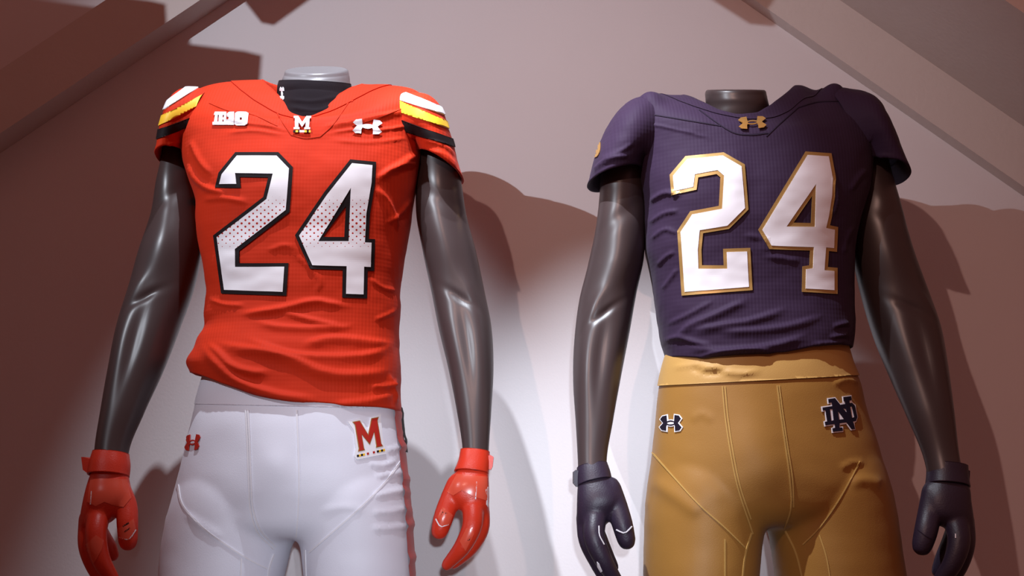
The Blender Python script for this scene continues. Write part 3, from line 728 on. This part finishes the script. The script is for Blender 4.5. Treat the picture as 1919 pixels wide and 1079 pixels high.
# pants
pL = thing('football_pants', 'white football pants with letter M patch and red side stripe', 'pants', (xL, 0, 0.80))
rowsPL = [(670, 396, 736, .105, .105), (713, 383, 741, .114, .11), (750, 373, 745, .1175, .115), (800, 362, 750, .123, .12), (850, 350, 757, .124, .125), (900, 337, 762, .124, .125), (950, 323, 766, .116, .125), (990, 314, 769, .100, .12), (1004, 320, 760, .08, .10)]
legL1 = [(880, 350, 540, .10, .10), (930, 330, 552, .112, .11), (980, 315, 552, .112, .115), (1020, 307, 545, .110, .115), (1079, 302, 531, .108, .115), (1200, 300, 505, .10, .11), (1350, 308, 478, .085, .09), (1500, 318, 455, .07, .075)]
legL2 = [(880, 565, 755, .10, .10), (930, 560, 765, .112, .11), (980, 561, 769, .112, .115), (1020, 565, 772, .110, .115), (1079, 571, 775, .108, .115), (1200, 588, 777, .10, .11), (1350, 606, 770, .085, .09), (1500, 620, 758, .07, .075)]
v, f = pelvis_pants(rowsPL, [legL1, legL2], (556, 1005))
foldsPL = [([(690, 868), (715, 872), (745, 862)], 5, .004), ([(700, 893), (735, 888), (762, 880)], 6, .0035), ([(695, 930), (735, 922), (765, 915)], 7, .004), ([(690, 960), (735, 958), (768, 950)], 6, .003), ([(690, 990), (730, 990), (768, 985)], 5, .003),
           ([(720, 845), (740, 840), (756, 832)], 4, .003), ([(345, 960), (380, 985), (420, 1010)], 8, .003), ([(600, 960), (640, 950), (690, 955)], 9, .002)]
v = relief(v, f, foldsPL, [(512, 870, 48, 80, .010), (523, 870, 26, 26, .003), (640, 920, 50, 60, .002)], wob=(9, .0012, 8))
vp, fp = v, f; mk('pants_body', vp, fp, 'white_knit', pL); bP = bvh_of((vp, fp))
mk('waistband', *slab(vp, fp, [sight_plane((372, 757), (745, 766), True), sight_plane((385, 690), (740, 690), False)], 0.0012), 'white_knit', pL)
for pl_ in ([(461, 768), (464, 820), (467, 900), (471, 960), (482, 995), (512, 1028)], [(465, 768), (468, 820), (471, 900), (476, 960), (488, 992), (516, 1024)], [(556, 768), (559, 850), (560, 920), (557, 985), (555, 1006)],
            [(334, 908), (340, 940), (370, 978), (420, 1018), (470, 1050), (500, 1065)], [(752, 862), (720, 905), (660, 965), (620, 1000), (580, 1035)], [(513, 1038), (505, 1060), (501, 1085)], [(452, 1046), (450, 1100)], [(572, 1030), (574, 1100)]):
    decal('seam', pL, bP, ribbon(pl_, 3.0), 'white_seam', .0016, 4, thick=.0014)
sp_ = [(739, 768), (748, 800), (754, 850), (760, 900), (765, 960), (769, 1010), (771, 1090), (782, 1090), (780, 1010), (776, 960), (770, 900), (766, 850), (764, 800), (760, 768)]
# side stripe: strip down the outer seam of the right leg
def side_strip(bv, ys, y_dirs, x_px, half, mat_, name, wob_amp):
    rows_ = []
    for k, y in enumerate(ys):
        c = px(x_px(y), y, 0.0); row = []
        for j in range(7):
            yy = -0.008 + half * (j / 3 - 1); o_ = Vector((c[0] + 0.25, yy, c[2])); hit = bv.ray_cast(o_, Vector((-1, 0, 0)), 0.5)
            p = np.array(hit[0]) if hit[0] is not None else np.array([c[0], yy, c[2]])
            p[0] += 0.0032 + wob_amp * max(0, math.sin(k * 0.9) * math.sin(k * 0.37)) ; row.append(p)
        rows_.append(row)
    v = np.array(rows_); n = len(v); v = v.reshape(-1, 3); f = grid_faces(n, 7, closed=False)
    nn = vnormals(v, f)
    if nn[:, 0].mean() < 0: f = [q_[::-1] for q_ in f]
    return v, f
ss = side_strip(bP, np.arange(762, 1400, 6), None, lambda y: 757, 0.034, 'red_print', 'side_stripe', .003)
sso = mk('side_stripe', *ss, 'red_print', pL, label='dark red side stripe')
ss2 = side_strip(bP, np.arange(762, 850, 5), None, lambda y: 757, 0.016, 'black_print', 'side_stripe', .002); v2 = ss2[0].copy(); v2[:, 0] += 0.0015; v2[:, 1] += .02
mk('stripe_inlay', v2, ss2[1], 'black_print', sso)
ua('maker_logo', pL, bP, 'red_print', ((350, 815), (378, 813), (374, 843), (347, 845)), .0022, 'small red maker logo')
PT = [(651, 790), (672, 784), (677, 788), (689, 808), (694, 782), (712, 776), (713, 793), (717, 828), (723, 850), (668, 861), (663, 855), (666, 840), (662, 806)]
pt = decal('letter_patch', pL, bP, [PT], 'white_print', .0024, 3, 'white patch with a dark red letter M', thick=.0022)
mq = ((657, 791), (710, 781), (717.5, 836), (668, 847))
ml = quad_map(M_PANT, *mq)
decal('letter_edge', pt, bP, [ml], 'gold_print', .0030, 2.5); decal('letter', pt, bP, [inset(ml, 1.4)], 'red_print', .0036, 2.5)
for i in range(14):
    a, b = i / 14, (i + 1) / 14
    m = ('black_print', 'yellow_print', 'black_print', 'yellow_print', 'white_print', 'red_print', 'white_print', 'white_print', 'red_print', 'white_print', 'black_print', 'yellow_print', 'black_print', 'yellow_print')[i]
    if m == 'white_print': continue
    A_, B_2 = np.array([667.5, 852.5]), np.array([719, 841.0]); dn = np.array([0.6, 4.2])
    decal('flag_bar', pt, bP, [[A_ + (B_2 - A_) * a, A_ + (B_2 - A_) * b, A_ + (B_2 - A_) * b + dn, A_ + (B_2 - A_) * a + dn]], m, .0030, 2.5)

# gloves
OG = ('orange_glove', 'orange_grip', 'orange_glove')
glove('orange glove on the hand left of the white pants', [((177, 872), (238, 876), -.055), ((167, 900), (242, 902), -.058), ((158, 935), (246, 932), -.062), ((152, 965), (226, 962), -.062), ((150, 985), (205, 980), -.062)],
      [[(224, 912, -.062, .016), (237, 950, -.066, .0170), (239, 985, -.074, .0165), (240, 1014, -.074, .0150)],
       [(186, 962, -.070, .0180), (180, 1000, -.088, .0165), (187, 1042, -.088, .0148), (212, 1088, -.073, .011)],
       [(168, 970, -.055, .0170), (166, 1025, -.062, .0155), (182, 1068, -.055, .0140), (206, 1105, -.045, .011)],
       [(172, 975, -.030, .0160), (190, 1005, -.025, .0145), (206, 1030, -.018, .0125), (211, 1040, -.015, .0105)],
       [(172, 975, -.010, .0140), (186, 1010, .000, .0130), (198, 1035, .008, .0110)]],
      [((175, 846), (241, 850), -.05), ((169, 866), (243, 871), -.053), ((165, 890), (241, 892), -.057)], [(152, 856), (157, 856), (170, 860), (170, 882), (163, 886), (155, 880)], OG, px(205, 950, -.05),
      [('palm_panel', [[(170, 896), (237, 898), (246, 932), (232, 950), (212, 946), (196, 940), (180, 948), (164, 940)]], 'orange_grip'), ('finger_panel', [[(160, 1022), (180, 1002), (194, 1012), (190, 1030), (176, 1056)]], 'orange_grip'), ('thumb_panel', [[(221, 992), (250, 972), (254, 990), (244, 1010), (226, 1010)]], 'orange_grip'),
       ('logo_stroke', [[(230, 985), (241, 978), (242, 981), (231, 988)]], 'black_print'), ('logo_stroke', [[(233, 995), (243, 988), (244, 991), (234, 998)]], 'black_print'),
       ('piping', ribbon([(224, 1006), (240, 1010), (254, 992)], 2), 'white_print'), ('piping', ribbon([(172, 920), (170, 945)], 1.8), 'white_print')], 'orange gloves')
glove('orange glove on the hand right of the white pants', [((866, 868), (915, 872), -.055), ((852, 888), (916, 890), -.058), ((838, 915), (917, 915), -.062), ((842, 938), (917, 942), -.062), ((864, 958), (914, 962), -.062)],
      [[(856, 905, -.062, .016), (842, 940, -.066, .0165), (831, 970, -.074, .0160), (824, 994, -.074, .0142)],
       [(886, 948, -.070, .0175), (885, 985, -.088, .0160), (868, 1022, -.088, .0140), (838, 1058, -.075, .0095)],
       [(898, 950, -.055, .0170), (899, 990, -.060, .0155), (880, 1026, -.055, .0135), (850, 1055, -.050, .0100)],
       [(899, 950, -.030, .0160), (898, 990, -.028, .0145), (882, 1020, -.020, .0125), (862, 1040, -.012, .0100)],
       [(898, 950, -.010, .0140), (896, 985, .000, .0125), (884, 1010, .008, .0105)]],
      [((863, 842), (918, 847), -.05), ((859, 862), (918, 868), -.053), ((851, 882), (916, 889), -.057)], [(925, 856), (919, 852), (910, 856), (910, 878), (920, 880), (923, 874)], OG, px(885, 950, -.05),
      [('palm_panel', [[(856, 888), (912, 893), (913, 938), (888, 930), (866, 918), (850, 928), (838, 922)]], 'orange_grip'), ('finger_panel', [[(862, 1014), (874, 990), (886, 988), (888, 1000), (872, 1032)]], 'orange_grip'), ('thumb_panel', [[(820, 968), (830, 950), (848, 965), (842, 982), (828, 986)]], 'orange_grip'),
       ('logo_stroke', [[(826, 966), (829, 958), (832, 959), (829, 967)]], 'black_print'), ('logo_stroke', [[(832, 968), (835, 960), (838, 961), (834, 970)]], 'black_print'), ('logo_stroke', [[(876, 1012), (880, 1004), (883, 1006), (879, 1014)]], 'black_print'),
       ('piping', ribbon([(817, 972), (826, 986), (840, 982)], 2), 'white_print'), ('piping', ribbon([(893, 903), (891, 935)], 1.8), 'white_print'), ('back_logo', [[(909, 918), (914, 912), (914, 950), (911, 945), (912, 930)]], 'white_print')], 'orange gloves')

# ================================================================== RIGHT FIGURE (navy and gold)
plinth('dark plinth under the figure in the navy jersey', 0.06, 0.78)
armsR = [([((1135, 270), (1195, 240), 0.0), ((1126, 325), (1202, 290), 0.0), ((1123, 372), (1206, 340), 0.0), ((1115, 435), (1209, 410), 0.0), ((1101, 500), (1206, 485), 0.008), ((1086, 560), (1193, 548), 0.012), ((1076, 640), (1180, 622), 0.005), ((1074, 715), (1164, 705), -.012), ((1079, 795), (1149, 788), -.032), ((1083, 870), (1137, 866), -.05), ((1084, 905), (1138, 900), -.058)], -1),
         ([((1612, 240), (1655, 250), 0.0), ((1606, 290), (1664, 300), 0.0), ((1602, 345), (1676, 348), 0.0), ((1597, 400), (1690, 398), 0.0), ((1598, 470), (1710, 470), 0.008), ((1614, 545), (1736, 545), 0.012), ((1638, 625), (1761, 620), 0.005), ((1668, 700), (1775, 695), -.012), ((1700, 775), (1786, 770), -.032), ((1734, 862), (1798, 866), -.05), ((1742, 900), (1806, 906), -.058)], 1)]
torsoR = [(640, 1260, 1575, .09, .09), (560, 1250, 1580, .09, .09), (450, 1232, 1575, .10, .10), (330, 1225, 1600, .105, .10), (300, 1270, 1540, .085, .09), (275, 1310, 1480, .05, .07)]
mannequin('glossy dark grey headless mannequin wearing the navy jersey and gold pants', (xR, 0, BASE_Z), armsR,
          [((1318, 280), (1450, 280), 0.03, .9), ((1320, 230), (1444, 230), 0.012, .95), ((1324, 205), (1441, 205), 0.004, 0.97), ((1323, 190), (1438, 190), 0.001, 0.98), ((1322, 177), (1435, 175), 0.0, 0.98)], 20, torsoR, (0.26, 0.53), 'skin')
jR = thing('football_jersey', 'navy football jersey with gold edged white number 24', 'jersey', (xR, 0, 1.42))
rowsR = [(720, 1250, 1588, .116, .115), (690, 1249, 1588, .117, .115), (665, 1246, 1589, .118, .115), (640, 1238, 1593, .117, .115), (612, 1234, 1596, .114, .11), (570, 1228, 1594, .112, .105), (520, 1221, 1594, .116, .105), (475, 1211, 1595, .122, .11), (435, 1207, 1601, .128, .115), (395, 1206, 1612, .131, .12), (360, 1201, 1622, .130, .12), (330, 1196, 1627, .126, .12), (305, 1190, 1630, .122, .12), (270, 1188, 1632, .12, .12)]
hemR = [(1220, 650), (1248, 664), (1314, 676), (1370, 671), (1455, 667), (1507, 656), (1560, 650), (1590, 648), (1600, 646)]
rimR = [(0, 1498, 170, 0.0), (330, 1466, 184, -.040), (305, 1440, 202, -.064), (285, 1416, 213, -.078), (270, 1385, 216, -.085), (255, 1354, 209, -.078), (235, 1324, 196, -.062), (210, 1296, 184, -.035), (180, 1276, 180, 0.0), (150, 1295, 194, .05), (90, 1385, 215, .085), (30, 1475, 190, .05)]
vR, fR, nrR, RR = jersey_body(rowsR, hemR, 318, rimR, (0.105, 0.055), (0.115, 0.040), rise=0.0)
foldsR = [([(1262, 640), (1287, 614), (1335, 592), (1404, 560)], 6, .0055, 2.0), ([(1290, 622), (1340, 612), (1400, 602), (1480, 576)], 6, .0055, 2.0), ([(1340, 622), (1400, 620), (1470, 612), (1548, 590)], 6, .005, 2.0), ([(1280, 650), (1360, 656), (1455, 645), (1520, 626)], 6, .006, 2.0),
          ([(1300, 672), (1360, 658), (1420, 655), (1460, 664)], 5, .005), ([(1240, 640), (1270, 632), (1300, 640), (1340, 650)], 6, .004), ([(1245, 610), (1290, 590), (1340, 562)], 6, .003), ([(1560, 612), (1590, 604)], 5, .005), ([(1555, 632), (1590, 626)], 5, .005), ([(1520, 645), (1588, 640)], 4, .004),
          ([(1215, 380), (1250, 362), (1280, 368)], 6, .005), ([(1216, 420), (1245, 400), (1275, 395)], 5, .0035), ([(1218, 450), (1250, 430), (1272, 440)], 5, .003), ([(1230, 500), (1250, 480), (1268, 470)], 5, .003), ([(1240, 545), (1258, 520), (1272, 500)], 5, .003),
          ([(1560, 330), (1566, 370), (1558, 410)], 5, .004), ([(1395, 440), (1430, 450), (1440, 480)], 7, .003), ([(1430, 480), (1470, 485), (1500, 490)], 6, .0025), ([(1180, 225), (1230, 235), (1290, 248), (1340, 262)], 4, .002), ([(1590, 360), (1610, 330), (1626, 315)], 6, .004), ([(1600, 420), (1585, 450), (1580, 480)], 6, .003)]
vR = raise_up(vR, [(1567, 172, 24, 30, .012), (1497, 176, 20, 25, .008), (1218, 184, 22, 25, .007), (1528, 180, 14, 20, -.003)])
vR = relief(vR, fR, foldsR, [(1320, 340, 80, 60, .004), (1510, 340, 80, 60, .004), (1410, 350, 25, 80, -.003), (1567, 166, 30, 14, .010), (1218, 182, 26, 14, .008)], wob=(14, .0018, 11))
mk('jersey_body', vR, fR, 'navy', jR); bR = bvh_of((vR, fR))
collar(jR, vR, nrR, 16, 'navy')
sr1 = sleeve(((1245, 192), (1210, 337)), ((1100, 347), (1206, 322)), .072, .082, 0.0, 0.0, .082, .112, out=(-1, 0, 0.30))
sr2 = sleeve(((1540, 186), (1610, 332)), ((1698, 338), (1606, 306)), .072, .085, 0.0, 0.0, .100, .130, out=(1, 0, 0.39))
sr1 = sleeve_relief(sr1, [([(1180, 290), (1140, 300), (1106, 325)], 5, .006), ([(1190, 265), (1160, 285), (1120, 300)], 5, .003)], 13); sr2 = sleeve_relief(sr2, [([(1640, 290), (1670, 295), (1696, 310)], 5, .004)], 17)
sr2 = (raise_up(sr2[0], [(1567, 172, 24, 30, .010)]), sr2[1])
so1 = mk('sleeve', *sr1, 'navy', jR); mk('sleeve', *sr2, 'navy', jR)
bS = bvh_of(sr1)
a_ = np.linspace(0, 2 * np.pi, 28, endpoint=False)
decal('sleeve_emblem', so1, bS, [np.stack([1117 + 9 * np.cos(a_), 272 + 23 * np.sin(a_)], 1), np.stack([1116 + 4 * np.cos(a_), 272 + 15 * np.sin(a_)], 1)], 'gold_metal', .0018, 2.5, 'gold edged emblem at the sleeve edge')
TWO_R = np.array([(1285,293.4),(1356,286.5),(1395,309),(1402,393),(1366,429),(1318,437),(1315,468),(1316,497),(1356,497),(1355,466),(1405.6,464.4),(1410,544),(1278.4,554),(1270,433),(1294,396),(1347,386),(1350,333),(1343,327),(1309,333),(1306,356),(1259.5,366),(1256,328)], float)
FOUR_R = np.array([(1508.8,284.8),(1557,288),(1565.6,336),(1563.8,367),(1558,405),(1554,422),(1569,425),(1567,472),(1552,470.5),(1550,500.5),(1568,502),(1568,551),(1502,547),(1503,499),(1516,497),(1517,469.5),(1441,467),(1420.4,431)], float)
HR_IN = np.array([(1521,367),(1519,418),(1486.5,417)], float); HR_OUT = np.array([(1528,345),(1526,425),(1473,424.5)], float)
o = decal('number_two', jR, bR, [TWO_R], 'gold_print', .0022, 3.5, 'gold edged white numeral 2'); decal('numeral_face', o, bR, [inset(TWO_R, 6.5)], 'white_print', .0032, 3.5, 'white numeral face')
o = decal('number_four', jR, bR, [FOUR_R, HR_IN], 'gold_print', .0022, 3.5, 'gold edged white numeral 4'); decal('numeral_face', o, bR, [inset(FOUR_R, 6.5), HR_OUT], 'white_print', .0032, 3.5, 'white numeral face')
ua('maker_logo', jR, bR, 'gold_metal', ((1382, 224), (1434, 221), (1436, 243), (1384, 245)), .0045, 'gold metallic maker logo')
for pl_ in ([(1180, 208), (1230, 216), (1290, 226), (1350, 236)], [(1310, 206), (1340, 228), (1378, 250), (1440, 250)], [(1436, 256), (1462, 232), (1496, 202)], [(1390, 252), (1412, 253), (1436, 250)], [(1496, 202), (1530, 192), (1570, 190)]):
    decal('seam', jR, bR, ribbon(pl_, 1.8), 'navy_seam', .0012, 4, thick=.001)

pR = thing('football_pants', 'gold football pants with navy interlocked letter emblem', 'pants', (xR, 0, 0.80))
rowsPR = [(635, 1264, 1578, .10, .10), (660, 1253, 1585, .106, .105), (690, 1243, 1594, .112, .11), (722, 1236, 1607, .116, .115), (760, 1231, 1616, .119, .118), (810, 1227, 1631, .122, .12), (870, 1220, 1648, .124, .125), (920, 1213, 1664, .120, .125), (960, 1210, 1674, .105, .12), (982, 1216, 1668, .08, .10)]
legR1 = [(860, 1226, 1420, .10, .10), (910, 1216, 1432, .112, .11), (955, 1210, 1434, .112, .115), (1000, 1208, 1428, .110, .115), (1079, 1206, 1420, .108, .115), (1200, 1206, 1404, .10, .11), (1350, 1216, 1385, .085, .09), (1500, 1228, 1365, .07, .075)]
legR2 = [(860, 1452, 1645, .10, .10), (910, 1444, 1662, .112, .11), (955, 1440, 1673, .112, .115), (1000, 1444, 1680, .110, .115), (1079, 1455, 1692, .108, .115), (1200, 1478, 1704, .10, .11), (1350, 1506, 1706, .085, .09), (1500, 1534, 1704, .07, .075)]
v, f = pelvis_pants(rowsPR, [legR1, legR2], (1438, 985))
foldsPR = [([(1590, 905), (1620, 900), (1655, 908)], 12, .004), ([(1560, 720), (1590, 712), (1608, 718)], 6, .004), ([(1215, 895), (1260, 925), (1320, 968)], 18, .003), ([(1570, 880), (1600, 866), (1625, 868)], 5, .003), ([(1290, 790), (1315, 776), (1340, 790)], 10, .0012)]
v = relief(v, f, foldsPR, [(1415, 840, 52, 85, .009), (1450, 880, 32, 30, .003)], wob=(9, .0013, 21))
vq, fq = v, f; mk('pants_body', vq, fq, 'gold_knit', pR); bQ = bvh_of((vq, fq))
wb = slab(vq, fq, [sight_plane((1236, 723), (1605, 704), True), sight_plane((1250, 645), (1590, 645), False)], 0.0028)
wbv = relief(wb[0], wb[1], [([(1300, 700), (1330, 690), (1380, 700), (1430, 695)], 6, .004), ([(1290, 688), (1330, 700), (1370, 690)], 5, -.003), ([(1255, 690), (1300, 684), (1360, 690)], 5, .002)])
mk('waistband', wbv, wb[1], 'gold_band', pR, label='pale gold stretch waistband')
for pl_ in ([(1354, 724), (1358, 770), (1368, 840), (1382, 910), (1402, 975), (1410, 1000)], [(1359, 724), (1363, 770), (1373, 840), (1387, 910), (1407, 972)], [(1456, 722), (1462, 770), (1472, 840), (1480, 900), (1482, 950), (1470, 990)], [(1460, 722), (1466, 770), (1476, 840), (1485, 900), (1487, 950)],
            [(1221, 846), (1260, 890), (1310, 945), (1360, 990), (1395, 1025)], [(1611, 864), (1590, 905), (1560, 955), (1530, 995), (1505, 1020)], [(1536, 1002), (1548, 1040), (1557, 1090)], [(1358, 1010), (1358, 1090)], [(1408, 998), (1398, 1030), (1390, 1090)], [(1472, 994), (1490, 1030), (1506, 1090)]):
    decal('seam', pR, bQ, ribbon(pl_, 2.4), 'gold_seam', .0016, 4, thick=.0014)
ua('maker_logo', pR, bQ, 'navy_print', ((1240, 779), (1277, 777), (1279, 808), (1238, 807)), .0026, 'small navy maker logo with pale edge', outline='white_print')
def sheet(pts, x0=1520, y0=730, k=100 / 1079): return np.array([(x0 + a * k, y0 + b * k) for a, b in pts])
N_ = sheet([(330, 195), (460, 175), (700, 480), (660, 240), (640, 235), (632, 155), (780, 135), (790, 215), (745, 225), (775, 480), (800, 600), (835, 690), (860, 800), (800, 805), (520, 430), (555, 700), (550, 775), (610, 765), (620, 835), (425, 855), (415, 785), (470, 775), (400, 260), (340, 270)])
D_ = sheet([(215, 365), (420, 335), (800, 270), (860, 330), (910, 560), (880, 640), (620, 675), (275, 725), (262, 655), (310, 645), (275, 420), (225, 425)])
D_H = [sheet([(362, 400), (415, 395), (440, 620), (390, 635)]), sheet([(520, 440), (545, 405), (640, 385), (690, 400), (735, 575), (640, 600), (545, 610)]), sheet([(765, 350), (800, 345), (850, 560), (805, 575)])]
em = decal('emblem_backing', pR, bQ, [inset(sheet([(320, 180), (470, 160), (560, 285), (640, 270), (622, 145), (790, 120), (800, 250), (870, 310), (920, 560), (890, 650), (850, 670), (870, 810), (790, 818), (700, 690), (560, 710), (570, 760), (625, 755), (630, 850), (415, 870), (405, 780), (450, 765), (440, 715), (265, 740), (250, 645), (295, 630), (270, 435), (212, 440), (200, 350), (400, 320), (385, 280), (330, 285)]), -0.6)], 'white_print', .0020, 3, 'navy interlocked letters on a pale backing')
decal('letter_d', em, bQ, [D_] + D_H, 'navy_print', .0027, 2.5); decal('letter_n', em, bQ, [N_], 'navy_print', .0031, 2.5)

NG = ('navy_glove', 'navy_grip', 'navy_glove')
glove('dark navy glove on the hand left of the gold pants', [((1084, 895), (1140, 888), -.055), ((1082, 915), (1152, 905), -.058), ((1081, 945), (1166, 935), -.062), ((1081, 968), (1152, 960), -.062), ((1086, 992), (1136, 984), -.062)],
      [[(1145, 912, -.062, .016), (1157, 950, -.066, .0170), (1167, 985, -.074, .0168), (1174, 1012, -.074, .0150)],
       [(1116, 966, -.070, .0185), (1114, 1008, -.088, .0170), (1130, 1048, -.088, .0148), (1156, 1090, -.073, .011)],
       [(1100, 968, -.055, .0180), (1103, 1012, -.062, .0162), (1120, 1052, -.055, .0142), (1144, 1098, -.045, .011)],
       [(1106, 972, -.030, .0160), (1120, 1005, -.025, .0148), (1136, 1040, -.018, .0128), (1148, 1062, -.012, .0105)],
       [(1106, 972, -.010, .0140), (1120, 1010, .000, .0128), (1132, 1040, .008, .0110)]],
      [((1081, 877), (1138, 867), -.05), ((1081, 892), (1143, 881), -.053), ((1082, 912), (1147, 897), -.057)], [(1075, 884), (1080, 880), (1088, 884), (1088, 908), (1081, 912), (1075, 905)], NG, px(1115, 950, -.05),
      [('piping', ribbon([(1155, 992), (1170, 998), (1184, 986)], 2), 'white_print'), ('piping', ribbon([(1122, 985), (1123, 1002), (1132, 1020)], 1.6), 'white_print'), ('finger_mark', [[(1119, 1052), (1123, 1056), (1129, 1070), (1126, 1072), (1120, 1062)]], 'white_print')], 'navy gloves')
glove('dark navy glove on the hand right of the gold pants', [((1742, 892), (1806, 898), -.055), ((1736, 910), (1815, 915), -.058), ((1728, 938), (1818, 940), -.062), ((1732, 964), (1822, 966), -.062), ((1766, 988), (1824, 990), -.062)],
      [[(1748, 920, -.062, .017), (1742, 960, -.066, .0180), (1734, 1000, -.074, .0178), (1728, 1022, -.074, .0160)],
       [(1790, 972, -.070, .0190), (1797, 1015, -.088, .0172), (1785, 1055, -.088, .0150), (1760, 1092, -.073, .012)],
       [(1804, 972, -.055, .0180), (1807, 1018, -.062, .0168), (1795, 1062, -.055, .0146), (1770, 1100, -.045, .012)],
       [(1796, 980, -.030, .0160), (1782, 1016, -.025, .0148), (1768, 1045, -.018, .0130), (1758, 1070, -.012, .0110)],
       [(1800, 980, -.010, .0140), (1790, 1016, .000, .0128), (1780, 1045, .008, .0110)]],
      [((1738, 868), (1812, 876), -.05), ((1738, 885), (1813, 895), -.053), ((1736, 906), (1816, 915), -.057)], [(1818, 882), (1812, 879), (1806, 884), (1806, 910), (1812, 914), (1817, 908)], NG, px(1780, 950, -.05),
      [('piping', ribbon([(1720, 992), (1732, 1002), (1746, 1010)], 1.6), 'navy_seam'), ('piping', ribbon([(1791, 1000), (1791, 1008)], 2), 'white_print')], 'navy gloves')
